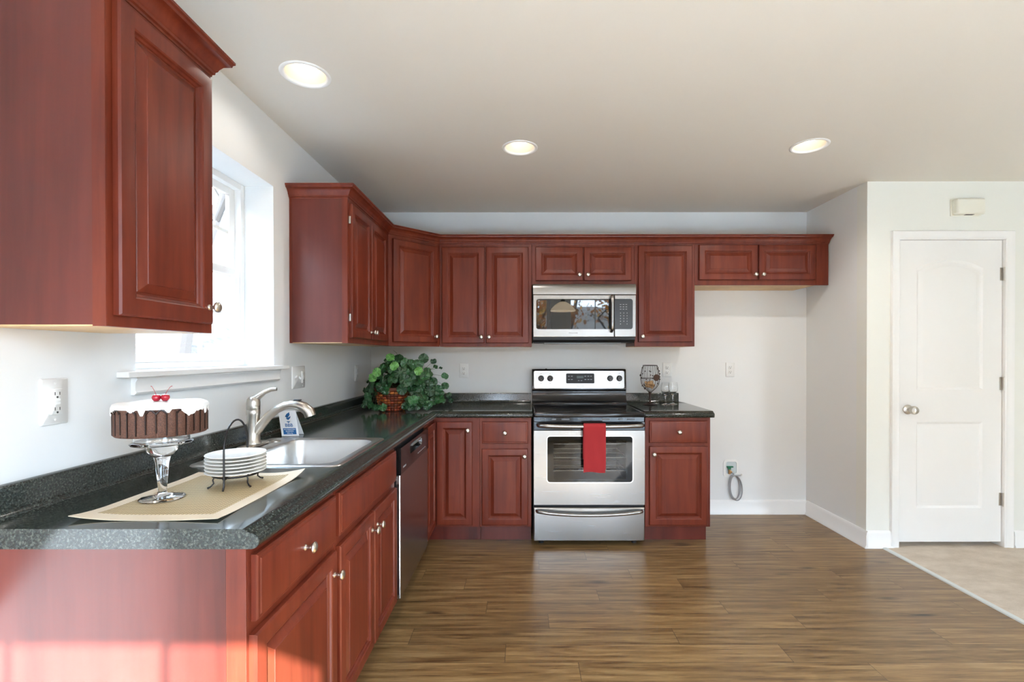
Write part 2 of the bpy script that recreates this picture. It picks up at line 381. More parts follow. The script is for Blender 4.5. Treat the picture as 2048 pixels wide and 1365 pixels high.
# pantry door
dr = thing('door_1', (4.11, -AL, 0), kind='structure')
def archloop(x0, x1, z0, z1, rise, i, k=14):
    x0 += i; x1 -= i; z0 += i; z1 -= i
    pts = [(x0, z0), (x1, z0)]
    for t in range(k + 1):
        q = 1 - 2 * t / k
        pts.append(((x0 + x1) / 2 + q * (x1 - x0) / 2, z1 + rise * (1 - q * q)))
    return pts
pan = [(3.893, 4.340, 1.064, 1.884, .056), (3.893, 4.340, .263, .846, 0)]
mb = MB(); yF = .010; F = Fr((0, -AL, 0), (1, 0, 0)); nf = -.012
x0, x1, z0, z1 = 3.766, 4.467, .036, 2.070
v, f = fill_holes([F(x0, nf, z0), F(x1, nf, z0), F(x1, nf, z1), F(x0, nf, z1)], [[F(u, nf, z) for u, z in archloop(*p, 0)] for p in pan]); mb.add(v, f)
for p in pan:
    mb.loft([[F(u, nf + dn, z) for u, z in archloop(*p, i)] for i, dn in ((0, 0), (.006, -.003), (.014, -.010), (.022, -.010), (.040, -.0035), (.050, -.002))], False, True)
mb.loft([[F(u, n, z) for u, z in ((x0, z0), (x1, z0), (x1, z1), (x0, z1))] for n in (nf, nf - .035)], False, True)
mb.build('door_slab', M_DOOR, dr, smooth=35)
# casing
mb = MB(); ca = [(0, 0), (0, .010), (.006, .014), (.020, .012), (.035, .016), (.048, .019), (.054, .019), (.056, .016), (.056, 0)]
def cpt(o, n, k):        # three-sided casing, mitred: k = 0 left foot, 1 left head, 2 right head, 3 right foot
    i0, i1, zt = DX0 + .006, DX1 - .006, DZ1 - .006
    return {0: F(i0 - o, n, 0), 1: F(i0 - o, n, zt + o), 2: F(i1 + o, n, zt + o), 3: F(i1 + o, n, 0)}[k]
mb.loft([[cpt(o_, n_, k) for o_, n_ in ca] for k in range(4)]); mb.build('casing', M_TRIM, dr)
mb = MB().fbox(F, DX0, DX0 + .006, -.1, 0, 0, DZ1).fbox(F, DX1 - .006, DX1, -.1, 0, 0, DZ1).fbox(F, DX0, DX1, -.1, 0, DZ1 - .006, DZ1)
mb.fbox(F, DX0, DX1, -.1, -.09, 0, DZ1); mb.build('jamb', M_TRIM, dr, smooth=0)
mb = MB().lathe(F(3.835, nf, .93), [(0, 0), (.032, 0), (.032, .004), (.026, .009), (.012, .014), (.011, .030), (.020, .036), (.027, .046), (.028, .056), (.024, .066), (.012, .072), (0, .073)], 28, F.n); mb.build('door_knob', M_NICKEL, dr)
for z in (1.843, 1.104, .323):
    mb = MB().tube([F(4.4715, .001, z - .045), F(4.4715, .001, z + .045)], .0065, 10); mb.fbox(F, 4.4525, 4.4715, nf, nf + .0025, z - .043, z + .043); mb.fbox(F, 4.4715, 4.478, -.004, .001, z - .043, z + .043)
    mb.build('hinge', M_NICKEL, dr)

def window(name, F, u0, u1, z0, z1, n0, depth, grid=(3, 2), double=True, stool=False):
    w_ = thing(name, F(u0, 0, z0), kind='structure')
    fw = .030
    mb = MB().fbox(F, u0, u0 + fw, n0 - depth, n0, z0, z1).fbox(F, u1 - fw, u1, n0 - depth, n0, z0, z1).fbox(F, u0 + fw, u1 - fw, n0 - depth, n0, z0, z0 + fw - .006).fbox(F, u0 + fw, u1 - fw, n0 - depth, n0, z1 - fw, z1)
    mb.build('window_frame', M_TRIM, w_, bevel=.002, smooth=0)
    zm = z0 + (z1 - z0) * .505
    sashes = [(z0 + fw - .006, zm + .018, n0 - .026, n0 - .006), (zm - .018, z1 - fw, n0 - .050, n0 - .030)] if double else [(z0 + fw - .006, z1 - fw, n0 - .03, n0 - .008)]
    for za, zb, na, nb in sashes:
        st = .044; a, b = u0 + fw, u1 - fw
        mb = MB().fbox(F, a, a + st, na, nb, za, zb).fbox(F, b - st, b, na, nb, za, zb).fbox(F, a + st, b - st, na, nb, za, za + .034).fbox(F, a + st, b - st, na, nb, zb - .034, zb)
        sa = mb.build('sash', M_TRIM, w_, bevel=.002, smooth=0)
        ga, gb, gz0, gz1 = a + st, b - st, za + .034, zb - .034; nm = (na + nb) / 2
        mb = MB()
        for k in range(1, grid[0]):
            u = ga + (gb - ga) * k / grid[0]; mb.fbox(F, u - .008, u + .008, nm - .005, nm + .005, gz0, gz1)
        for k in range(1, grid[1]):
            z = gz0 + (gz1 - gz0) * k / grid[1]; mb.fbox(F, ga, gb, nm - .0045, nm + .0045, z - .008, z + .008)
        mb.build('muntin', M_TRIM, sa, smooth=0)
        MB().fbox(F, ga - .004, gb + .004, nm - .001, nm + .001, gz0 - .004, gz1 + .004).build('pane', M_PANE, sa, smooth=0)
    if double:
        MB().fbox(F, (u0 + u1) / 2 - .03, (u0 + u1) / 2 + .03, n0 - .03, n0 - .004, zm + .018, zm + .030).build('sash_lock', M_TRIM, w_, bevel=.003)
    return w_
w1 = window('window_1', FL, WY0, WY1, WZ0 + .004, WZ1, -.144, .055)
mb = MB().fbox(FL, WY0 - .075, WY1 + .078, .0005, .040, WZ0 - .014, WZ0 + .004); mb.fbox(FL, WY0 + .0005, WY1 - .0005, -.143, .001, WZ0 + .0005, WZ0 + .004)
mb.build('window_sill', M_TRIM, w1, bevel=.005, seg=3)
prof = [(.0005, 1.2285), (.020, 1.2285), (.022, 1.222), (.016, 1.212), (.015, 1.186), (.019, 1.180), (.012, 1.172), (.0005, 1.172)]
MB().loft([[FL(u, n, z) for n, z in prof] for u in (WY0 - .02, WY1 + .028)]).build('apron', M_TRIM, w1)
for i, (a, b, c, d) in enumerate(REAR):
    window('window_%d' % (i + 2), FRr, -b, -a, c, d, -.05, .07, ((3, 1), (3, 3), (2, 2))[i], False)
for a, b, c, d in EAST: window('window_5', FE, -b, -a, c, d, -.05, .07, (2, 1), False)
def portal(F, u0, u1, z0, z1):
    l = bpy.data.lights.new('window_daylight', 'AREA'); l.shape = 'RECTANGLE'; l.size = u1 - u0; l.size_y = z1 - z0
    l.cycles.is_portal = True
    o = bpy.data.objects.new('window_daylight', l); COL.objects.link(o)
    o.location = F((u0 + u1) / 2, -.125, (z0 + z1) / 2); o.rotation_euler = F.n.to_track_quat('-Z', 'Y').to_euler()
portal(FL, WY0, WY1, WZ0, WZ1)
for a, b, c, d in REAR: portal(FRr, -b, -a, c, d)
for a, b, c, d in EAST: portal(FE, -b, -a, c, d)

# ------------------------------------------------------------------ outdoors
def ground_mat():
    m = mat('leaf litter', (.3, .2, .12, 1), .95)
    n = N(m, 'ShaderNodeTexNoise', Scale=7.0, Detail=7.0, Roughness=.75); L(m, mapping(m, (1, 1, 1)), n.inputs['Vector'])
    L(m, ramp(m, n.outputs[0], [(.34, (.008, .005, .003, 1)), (.5, (.035, .021, .012, 1)), (.60, (.075, .05, .03, 1)), (.72, (.14, .11, .08, 1))]), bsdf(m).inputs['Base Color']); return m
mb = MB(); gx = 60
def gz(x, y):
    h = min(max(0, -x - 1.8), 26) * .60 + max(0, -y - 16) * .22
    return -.35 + h + .12 * math.sin(x * .9 + 1.3 * math.sin(y * .4)) * min(1, max(0, (-x - 1) / 5) + max(0, (-y - 7) / 6))
xs = [-40 + 90 * i / gx for i in range(gx + 1)]; ys = [-45 + 85 * i / gx for i in range(gx + 1)]
mb.add([(x, y, gz(x, y) if not (-2 < x < 10 and -7 < y < 2) else -.35) for y in ys for x in xs], [(j * (gx + 1) + i, j * (gx + 1) + i + 1, (j + 1) * (gx + 1) + i + 1, (j + 1) * (gx + 1) + i) for j in range(gx) for i in range(gx)])
S(mb, 'ground', ground_mat(), smooth=60)
S(MB().box(-1.5, 9.5, -10.5, YB - .2, -.34, -.30), 'ground_light_bounce', mat('pale bounce surface', (.42, .42, .41, 1), .9), smooth=0)  # unseen pale slab, added to bounce daylight up onto the ceiling
M_BARK = mat('grey bark', (.03, .024, .02, 1), .9)
M_AUT = tinted('autumn leaves', .7)
def tree(x, y, h, seed, label, leaves=0):
    r = random.Random(seed); base = Vector((x, y, gz(x, y) - .1)); mb = MB(); tips = []
    def grow(p, d, ln, rad, dep):
        pts = [p]; q = p.copy(); dd = d.copy()
        for k in range(4):
            dd = (dd + Vector((r.uniform(-1, 1), r.uniform(-1, 1), r.uniform(-.4, .7))) * .14).normalized(); q = q + dd * ln / 4; pts.append(q.copy())
        mb.tube(pts, [rad * (1 - .11 * k) for k in range(5)], 6 if dep < 2 else 4)
        if dep >= 2: tips.append(q); tips.append(pts[2])
        if dep < 4:
            for k in range(3 if dep else 5):
                s_ = r.choice(pts[1:] if dep else pts[2:])
                nd = (dd * .6 + Vector((r.uniform(-1, 1), r.uniform(-1, 1), r.uniform(-.1, .7)))).normalized()
                grow(s_, nd, ln * r.uniform(.5, .68), rad * .5, dep + 1)
    grow(base, Vector((0, 0, 1)), h * .55, h * .016, 0)
    t = thing('tree', base, label, 'tree', 'trees outside')
    mb.build('trunk', M_BARK, t)
    if leaves:
        lm = MB()
        for k in range(leaves):
            c = r.choice(tips) + Vector((r.gauss(0, .22), r.gauss(0, .22), r.gauss(0, .2))); s_ = r.uniform(.05, .11)
            a = Vector((r.gauss(0, 1), r.gauss(0, 1), r.gauss(0, 1))).normalized(); b = a.orthogonal().normalized()
            cl = r.choice([(.55, .20, .03, 1), (.60, .30, .05, 1), (.42, .13, .03, 1), (.35, .2, .08, 1)])
            lm.add([c - a * s_, c + b * s_ * .6, c + a * s_, c - b * s_ * .6], [(0, 1, 2, 3)], cl)
        lm.build('crown', M_AUT, t, smooth=0, recalc=False)
for k, (x, y, h, lb) in enumerate([(-4.6, 4.4, 6, 'bare leafless tree nearest the sink window outside'), (-8.2, 6.0, 8, 'bare leafless tree behind the nearest one outside the sink window'), (-6.6, 10.6, 9, 'tall bare leafless tree on the slope beyond the sink window'), (-12.6, 12.5, 10, 'bare leafless tree far up the slope beyond the sink window'), (-15, 6.0, 10, 'bare leafless tree farthest up the leaf-covered slope')]):
    tree(x, y, h, 20 + k, lb)
for k, (x, y, h) in enumerate([(1.4, -13.5, 5.5), (5.2, -15, 6.5), (3.2, -19.5, 8), (-5, -20, 9), (11, -22, 9)]):
    tree(x, y, h, 50 + k, 'orange autumn tree mirrored in the microwave door', 2600)

# ------------------------------------------------------------------ cabinets
BZ0, BZ1, BD = .116, .868, .625          # base cabinets: underside, top, face-frame front
UZ0, UZ1, UD = 1.363, 2.133, .310        # wall cabinets
FBK = Fr((0, -BD, 0), (1, 0, 0)); FBL = Fr((BD, 0, 0), (0, 1, 0))
FUK = Fr((0, -UD, 0), (1, 0, 0)); FUL = Fr((UD, 0, 0), (0, 1, 0))
def panel_loops(F, u0, u1, z0, z1, prof):
    return [[F(u, n, z) for u, z in ((u0 + i, z0 + i), (u1 - i, z0 + i), (u1 - i, z1 - i), (u0 + i, z1 - i))] for i, n in prof]
def knob(F, u, n, z, parent):
    return MB().lathe(F(u, n, z), [(0, 0), (.0085, 0), (.0085, .002), (.0055, .005), (.005, .013), (.0085, .018), (.0145, .022), (.0155, .025), (.0145, .028), (.010, .0315), (.004, .033), (0, .0332)], 20, F.n).build('knob', M_NICKEL, parent)
def door(F, u0, u1, z0, z1, parent, kb=None, s=.046):
    prof = [(0, .001), (0, .014), (.004, .0185), (.006, .019), (s - .004, .019), (s, .0170), (s + .002, .0115), (s + .007, .0085), (s + .009, .0050), (s + .014, .0050), (s + .016, .0070), (s + .036, .0160), (s + .0372, .0180)]
    d = MB().loft(panel_loops(F, u0, u1, z0, z1, prof)).build('door', M_CHERRY, parent, smooth=20)
    if kb: knob(F, kb[0], .019, kb[1], d)
    return d
def drawer(F, u0, u1, z0, z1, parent, kb=True, name='drawer'):
    d = MB().loft(panel_loops(F, u0, u1, z0, z1, [(0, .001), (0, .012), (.004, .0155), (.010, .016), (.013, .0185), (.015, .019)])).build(name, M_CHERRY, parent, smooth=20)
    if kb: knob(F, (u0 + u1) / 2, .019, (z0 + z1) / 2, d)
    return d
def carcass(F, u0, u1, depth, z0, z1, parent, panel=M_CHERRY, openbox=False, toe=True, birch=False, ff=.019):
    zb = z0 + (.0035 if birch else 0)
    if openbox:
        mb = MB().fbox(F, u0, u0 + .016, -depth, -ff, zb, z1).fbox(F, u1 - .016, u1, -depth, -ff, zb, z1).fbox(F, u0, u1, -depth, -ff, zb, zb + .016).fbox(F, u0, u1, -depth, -depth + .01, zb, z1)
    else: mb = MB().fbox(F, u0, u1, -depth, -ff, zb, z1)
    mb.build('body', panel, parent, smooth=0)
    if birch: MB().fbox(F, u0 + .0005, u1 - .0005, -depth, -ff, z0, zb).build('bottom_panel', M_BIRCH, parent, smooth=0)
    MB().fbox(F, u0, u1, -ff, 0, z0, z1).build('face_frame', M_CHERRY, parent, smooth=0, bevel=.0015)
    if toe: MB().fbox(F, u0 + .001, u1 - .001, -.10, -.075, 0, z0).build('toe_kick', M_CHERRYP, parent, smooth=0)
def cab(name, F, um, z, label, cat='cabinet', group=None): return thing(name, F(um, -.3, z), label, cat, group)

GB, GU = 'base cabinets', 'wall cabinets'
# base cabinets along the sink wall (u = Y)
c = cab('base_cabinet', FBL, -2.64, 0, 'cherry base cabinet with drawer and door at the near open end of the sink counter', group=GB)
FY0, FY1 = -2.889, -2.3955
carcass(FBL, FY0 + .006, FY1, .62, BZ0, BZ1, c)
MB().box(.003, BD - .045, FY0, FY0 + .006, .001, BZ1).build('end_panel', M_CHERRYP, c, smooth=0)
MB().box(BD - .045, BD, FY0, FY0 + .0065, BZ0, BZ1).build('end_stile', M_CHERRY, c, smooth=0, bevel=.001)
drawer(FBL, FY0 + .018, FY1 - .012, .697, .848, c)
door(FBL, FY0 + .008, FY1 - .012, .131, .672, c, (-2.436, .605))
c = cab('sink_base_cabinet', FBL, -2.02, 0, 'cherry sink base cabinet with two doors under a wide blank drawer front', group=GB)
carcass(FBL, -2.3945, -1.652, .62, BZ0, BZ1, c, openbox=True)
drawer(FBL, -2.378, -1.672, .704, .848, c, False, 'false_drawer_front')
door(FBL, -2.378, -2.021, .131, .672, c, (-2.052, .607)); door(FBL, -2.011, -1.668, .131, .672, c, (-1.984, .607))
c = cab('corner_base_cabinet', FBK, .6, 0, 'cherry corner base cabinet with tall narrow folding doors beside the dishwasher', group=GB)
mb = MB(); ring = lambda z: [(.004, -.004, z), (.004, -.966, z), (BD - .019, -.966, z), (BD - .019, -BD + .019, z), (.939, -BD + .019, z), (.939, -.004, z)]
mb.loft([ring(BZ0), ring(BZ1)]).build('body', M_CHERRY, c, smooth=0)
mb = MB(); ring = lambda z: [(BD - .019, -.966, z), (BD, -.966, z), (BD, -BD, z), (.939, -BD, z), (.939, -BD + .019, z), (BD - .019, -BD + .019, z)]
mb.loft([ring(BZ0), ring(BZ1)]).build('face_frame', M_CHERRY, c, smooth=0)
mb = MB(); ring = lambda z: [(.525, -.966, z), (.55, -.966, z), (.55, -.55, z), (.939, -.55, z), (.939, -.525, z), (.525, -.525, z)]
mb.loft([ring(0), ring(BZ0)]).build('toe_kick', M_CHERRYP, c, smooth=0)
door(FBK, BD + .021, .891, .131, .842, c, (.862, .785)); door(FBL, -.952, -BD - .021, .131, .842, c)
# base cabinets along the range wall
c = cab('base_cabinet', FBK, 1.12, 0, 'cherry base cabinet with drawer and door just left of the range', group=GB)
carcass(FBK, .940, 1.296, .62, BZ0, BZ1, c); drawer(FBK, .958, 1.272, .692, .842, c); door(FBK, .956, 1.272, .131, .655, c, (1.249, .607))
c = cab('base_cabinet', FBK, 2.3, 0, 'cherry base cabinet with drawer and door beside the empty fridge space', group=GB)
carcass(FBK, 2.078, 2.526, .62, BZ0, BZ1, c); drawer(FBK, 2.105, 2.503, .697, .848, c); door(FBK, 2.105, 2.505, .131, .672, c, (2.132, .620))
# wall cabinets
c = cab('wall_cabinet', FUL, -2.7, UZ0, 'large cherry wall cabinet nearest the camera, left of the window', group=GU)
carcass(FUL, -2.879, -2.512, UD - .002, UZ0, UZ1, c, M_CHERRYP, toe=False, birch=True)
MB().box(UD - .030, UD, -2.880, -2.8785, UZ0, UZ1).build('end_stile', M_CHERRY, c, smooth=0)
door(FUL, -2.862, -2.532, 1.389, 2.108, c, (-2.553, 1.437))
def crown_loft(paths, z0=2.128):
    # paths(o): polyline at offset o from the cabinet faces
    prof = [(-.012, 0), (.002, 0), (.003, .006), (.008, .009), (.009, .016), (.013, .020), (.016, .028), (.024, .040), (.033, .047), (.040, .049), (.042, .056), (.047, .060), (.047, .067), (-.012, .067)]
    m = len(paths(0)); return MB().loft([[(*paths(o)[k], z0 + h) for o, h in prof] for k in range(m)])
crown_loft(lambda o: [(.001, -2.879 - o), (UD + o, -2.879 - o), (UD + o, -2.512 + o), (.001, -2.512 + o)]).build('crown_molding', M_CHERRY, c, smooth=30)
c = cab('wall_cabinet', FUL, -1.0, UZ0, 'cherry two-door wall cabinet between the window and the room corner, side panel showing', group=GU)
carcass(FUL, -1.387, -.612, UD - .002, UZ0, UZ1, c, M_CHERRYP, toe=False, birch=True)
MB().box(UD - .030, UD, -1.3885, -1.3865, UZ0, UZ1).box(.002, .016, -1.3885, -1.3865, UZ0, UZ1).build('end_stile', M_CHERRY, c, smooth=0)
for a, b, k in ((-1.366, -1.030, -1.050), (-1.022, -.690, -1.002)):
    door(FUL, a, b, 1.392, 2.108, c, (k, 1.435))
for z in (1.50, 2.02): MB().box(UD + .001, UD + .012, -1.376, -1.367, z - .02, z + .02).build('hinge', M_NICKEL, c, bevel=.002)
c = thing('corner_wall_cabinet', (.25, -.25, UZ0), 'cherry diagonal corner wall cabinet with one door above the potted plant', 'cabinet', GU)
pr = lambda z, i=0: [(.002, -.002, z), (.002, -.611, z), (UD - i, -.611, z), (.611, -UD + i, z), (.611, -.002, z)]
MB().loft([pr(UZ0 + .012, .019), pr(UZ1, .019)]).build('body', M_CHERRY, c, smooth=0)
MB().loft([pr(UZ0 + .008, .019), pr(UZ0 + .012, .019)]).build('bottom_panel', M_BIRCH, c, smooth=0)
FDG = Fr((UD, -.611, 0), (.301, .301, 0)); DL = .301 * math.sqrt(2)
MB().fbox(FDG, 0, DL, -.012, 0, UZ0, UZ1).build('face_frame', M_CHERRY, c, smooth=0)
door(FDG, .030, DL - .026, 1.392, 2.108, c, (DL - .05, 1.437))
def upper(u0, u1, z0, doors, label, kz=.045, um=None, right=None):
    c = cab('wall_cabinet', FUK, (u0 + u1) / 2, z0, label, group=GU)
    carcass(FUK, u0, u1, UD - .002, z0, UZ1, c, toe=False, birch=True)
    for a, b, za, zb, k in doors: door(FUK, a, b, za, zb, c, (k, za + kz))
    return c
upper(.613, 1.3045, UZ0, [(.632, .950, 1.389, 2.109, .927), (.962, 1.281, 1.389, 2.109, .985)], 'cherry wall cabinet with two tall doors left of the microwave')
upper(1.3055, 2.0755, 1.828, [(1.333, 1.687, 1.856, 2.109, 1.660), (1.696, 2.050, 1.856, 2.109, 1.723)], 'short cherry wall cabinet with two small doors above the microwave', .042)
upper(2.0765, 2.5285, UZ0, [(2.102, 2.506, 1.397, 2.119, 2.130)], 'cherry wall cabinet with a single tall door right of the microwave', .04)
c = upper(2.5295, 3.44, 1.824, [(2.557, 2.996, 1.862, 2.124, 2.972), (3.003, 3.428, 1.862, 2.124, 3.028)], 'short wide cherry wall cabinet above the empty fridge space', .038)
MB().fbox(FUK, 3.441, 3.532, -.019, .0, 1.824, UZ1).build('filler_panel', M_CHERRY, c, smooth=0)
t8 = math.tan(PI / 8)
def run(o):
    e = 3.533 + min(max(o, 0) * .25, .013)
    return [(.001, -1.387 - o), (UD + o, -1.387 - o), (UD + o, -.611 - o * t8), (.611 + o * t8, -UD - o), (e, -UD - o)]
cm = crown_loft(run).build('crown_molding', M_CHERRY, None, smooth=30)
tag(cm, 'long cherry crown molding along the tops of the back and corner wall cabinets', 'molding')

# ------------------------------------------------------------------ countertops
def counter(name, stations, label, splash=True, hole=None, ends=None):
    """stations: functions of o (distance from the wall) -> (x, y)"""
    top = [(.0005, .9905), (.016, .9905), (.020, .9885), (.0215, .984), (.0215, .934), (.026, .921), (.038, .9142)]
    prof = top + [(.112, .9137), (.582, .9137), (.618, .9137), (.624, .9128), (.632, .9070), (.641, .9035), (.649, .9005), (.654, .8955), (.656, .889), (.655, .880), (.650, .8725), (.640, .869), (.582, .869), (.112, .869), (.0005, .869)]
    n = len(prof); iu = (len(top), len(top) + 1); il = (len(prof) - 3, len(prof) - 2)
    mb = MB(); vs = [(*st(o), z) for st in stations for o, z in prof]; fs = []
    for k in range(len(stations) - 1):
        for i in range(n):
            j = (i + 1) % n
            if hole == k and (i == iu[0] or i == il[0]): continue
            fs.append((k * n + i, k * n + j, (k + 1) * n + j, (k + 1) * n + i))
    if hole is not None:      # walls of the sink cut-out
        k = hole; g = lambda s_, i: s_ * n + i
        for a, b in (((k, iu[0]), (k + 1, iu[0])), ((k + 1, iu[0]), (k + 1, iu[1])), ((k + 1, iu[1]), (k, iu[1])), ((k, iu[1]), (k, iu[0]))):
            m_ = {iu[0]: il[1], iu[1]: il[0]}
            fs.append((g(*a), g(*b), g(b[0], m_[b[1]]), g(a[0], m_[a[1]])))
    fs.append(tuple(range(n))[::-1]); fs.append(tuple((len(stations) - 1) * n + i for i in range(n)))
    mb.add(vs, fs); o = mb.build(name, M_STONE, None, smooth=50); tag(o, label, 'countertop'); return o
counter('countertop', [lambda o: (o, -2.893), lambda o: (o, -2.272), lambda o: (o, -1.748), lambda o: (o, -o), lambda o: (1.303, -o)], 'long L-shaped black speckled countertop with backsplash holding the sink', hole=1)
counter('countertop', [lambda o: (2.073, -o), lambda o: (2.30, -o), lambda o: (2.545, -o) if o > .03 else (2.502, -o)], 'short black countertop piece right of the range')

# ------------------------------------------------------------------ sink, faucet, card
def rloop(x0, x1, y0, y1, r, z, k=6): return [(x, y, z) for x, y in rrect(x0, x1, y0, y1, r, k)]
sk = thing('kitchen_sink', (.34, -2.01, .9137), 'single-bowl stainless steel drop-in sink in the black countertop', 'sink')
mb = MB(); X0, X1, Y0, Y1 = .078, .607, -2.300, -1.722
bx0, bx1, by0, by1 = .198, .566, -2.258, -1.764
mb.loft([rloop(X0, X1, Y0, Y1, .035, .9142), rloop(X0 + .003, X1 - .003, Y0 + .003, Y1 - .003, .033, .9175), rloop(X0 + .010, X1 - .010, Y0 + .010, Y1 - .010, .03, .9185), rloop(X0 + .018, X1 - .018, Y0 + .018, Y1 - .018, .03, .9170),
         rloop(bx0 - .006, bx1 + .006, by0 - .006, by1 + .006, .062, .9168), rloop(bx0, bx1, by0, by1, .058, .914)], False, False)
mb.build('rim', M_SINK, sk, smooth=60)
mb = MB(); lps = [rloop(bx0, bx1, by0, by1, .058, .914)]
for i, z in ((.004, .90), (.010, .78), (.016, .752), (.030, .738), (.06, .732)): lps.append(rloop(bx0 + i, bx1 - i, by0 + i, by1 - i, .058 - i * .2, z))
lps.append(rloop(.362, .402, -2.031, -1.991, .0199, .728)); mb.loft(lps, False, True); mb.build('basin', M_SINK, sk, smooth=60, recalc=True)
MB().lathe((.382, -2.011, .729), [(0, 0), (.040, 0), (.040, .002), (.030, .003), (.026, 0), (0, 0)], 24).build('drain', M_NICKEL, sk)
for y in (-2.19, -1.815): MB().lathe((.145, y, .917), [(0, 0), (.021, 0), (.021, .002), (.016, .005), (0, .006)], 24).build('hole_cover', M_NICKEL, sk)
fc = thing('faucet', (.112, -1.935, .9190), 'brushed nickel single-lever pull-out kitchen faucet behind the sink', 'faucet')
fx, fy, fz = .112, -1.935, .9190
MB().loft([rloop(fx - .026, fx + .026, fy - .095, fy + .095, .0255, fz + h) for h in (.0005, .007)] + [rloop(fx - .021, fx + .021, fy - .089, fy + .089, .0205, fz + .010)]).build('deck_plate', M_NICKEL, fc, smooth=45)
MB().lathe((fx, fy, fz + .010), [(.031, 0), (.031, .006), (.026, .012), (.0245, .05), (.0245, .118), (.0265, .124), (.0265, .140), (.0255, .1415), (.0265, .143), (.0262, .158)], 32).build('faucet_body', M_NICKEL, fc, smooth=50)
mb = MB(); zt = fz + .169
mb.lathe((fx, fy, zt), [(.0262, 0), (.0265, .012), (.024, .026), (.016, .036), (0, .040)], 28)
mb.tube([(fx - .006, fy, zt + .020), (fx + .018, fy + .004, zt + .036), (fx + .045, fy + .008, zt + .056), (fx + .068, fy + .012, zt + .066), (fx + .090, fy + .016, zt + .068)], [.018, .0135, .009, .0085, .0075], 12)
mb.build('lever_handle', M_NICKEL, fc, smooth=60)
pts = [(fx + .006, .055), (fx + .030, .085), (fx + .060, .122), (fx + .095, .152), (fx + .130, .168), (fx + .160, .172), (fx + .190, .165)]
MB().tube([(x, fy + .012 * (x - fx) / .2, fz + z) for x, z in pts], [.021, .0195, .0178, .0172, .0168, .0172, .0185], 16).build('spout', M_NICKEL, fc, smooth=60)
pts = [(fx + .150, .172), (fx + .178, .170), (fx + .205, .160), (fx + .226, .142), (fx + .233, .122)]
sp = MB().tube([(x, fy + .012 * (x - fx) / .2, fz + z) for x, z in pts], [.0178, .0205, .0225, .0235, .0225], 18).build('spray_head', M_NICKEL, fc, smooth=60)
MB().box(fx + .165, fx + .195, fy + .004, fy + .018, fz + .188, fz + .1935).build('spray_button', M_BLACKM, sp, bevel=.002)

cdt = thing('accreditation_card', (.135, -1.690, .9145), 'white tented card with blue torch logo and BBB lettering behind the sink', 'card')
FC = Fr((.098, -1.668, .9150), (1, .12, 0))
M_CARD = mat('white card', (.86, .87, .88, 1), .45); M_BLUE = mat('blue print', (.012, .12, .33, 1), .5)
def FCt(u, n, z): return FC(u - .17 * z, n - z * .10, z)
FCt.n = FC.n
class FT:
    n = FC.n
    def __call__(s, u, n, z): return FCt(u, n, z)
ft = FT()
MB().fbox(ft, 0, .078, -.002, 0, 0, .118).build('card_front', M_CARD, cdt, smooth=0)
mb = MB(); mb.add([FC(u, n, z) for u, n, z in ((.004 - .02, -.0125, .116), (.078 - .02, -.0125, .116), (.082, -.055, 0), (.004, -.055, 0))], [(0, 1, 2, 3)]); mb.add([FC(u, n, z) for u, n, z in ((.004 - .02, -.0140, .116), (.078 - .02, -.0140, .116), (.082, -.0565, 0), (.004, -.0565, 0))], [(3, 2, 1, 0)])
mb.build('card_back', M_CARD, cdt, smooth=0, recalc=False)
mb = MB(); mb.fbox(ft, .010, .068, .0, .0006, .008, .037)
fl = lambda pts: mb.loft([[ft(.039 + u, n, z) for u, z in pts] for n in (0, .0006)])
fl([(-.010, .083), (.000, .075), (.010, .084), (.013, .094), (.004, .088)]); fl([(-.012, .092), (-.003, .085), (.010, .099), (.009, .112), (-.004, .104)]); fl([(-.009, .069), (.009, .069), (.005, .0655), (-.005, .0655)]); fl([(-.003, .0655), (.003, .0655), (.002, .062), (-.002, .062)])
mb.build('printed_mark', M_BLUE, cdt, smooth=0)
text('BBB', .021, ft, .039, .0002, .050, M_BLUE, 'lettering', cdt, bold=.0003)
for i, s_ in enumerate(('ACCREDITED', 'BUSINESS', 'bbb.org')): text(s_, .0085, ft, .039, .0007, .031 - .0085 * i, M_CARD, 'lettering', cdt)

# ------------------------------------------------------------------ dishwasher
dw = thing('dishwasher', (.33, -1.31, 0), 'stainless steel dishwasher with black control strip, built in beside the sink cabinet', 'dishwasher')
a, b = -1.646, -.970
MB().box(.03, BD, a + .004, b - .004, .10, .864).build('body', M_BLACKM, dw, smooth=0)
MB().fbox(FBL, a + .006, b - .006, .001, .026, .126, .722).build('door', M_STEELY, dw, bevel=.005, smooth=0)
cp = MB(); v, f = fill_holes([FBL(a + .006, .030, .726), FBL(b - .006, .030, .726), FBL(b - .006, .030, .852), FBL(a + .006, .030, .852)], [[FBL(u, .030, z) for u, z in rrect(a + .19, b - .19, .786, .832, .02)]]); cp.add(v, f)
cp.loft([[FBL(u, .030, z) for u, z in rrect(a + .19, b - .19, .786, .832, .02)], [FBL(u, .004, z) for u, z in rrect(a + .20, b - .20, .790, .830, .018)]], False, True)
cp.loft([[FBL(u, n, z) for u, z in ((a + .006, .726), (b - .006, .726), (b - .006, .852), (a + .006, .852))] for n in (.030, .002)], False, True)
p_ = cp.build('control_panel', M_BLACK, dw, smooth=30)
MB().fbox(FBL, a + .23, b - .23, .012, .036, .822, .834).build('handle', mat('grey plastic', (.16, .17, .17, 1), .3), p_, bevel=.003)
text('FRIGIDAIRE', .012, FBL, a + .075, .0302, .752, M_LTXT, 'lettering', p_)
for k in range(6): MB().fbox(FBL, b - .30 + k * .036, b - .278 + k * .036, .030, .0306, .752, .756).build('button', M_LTXT, p_, smooth=0)
MB().box(.50, BD - .05, a + .004, b - .004, 0.001, .10).build('toe_kick', M_BLACKM, dw, smooth=0)

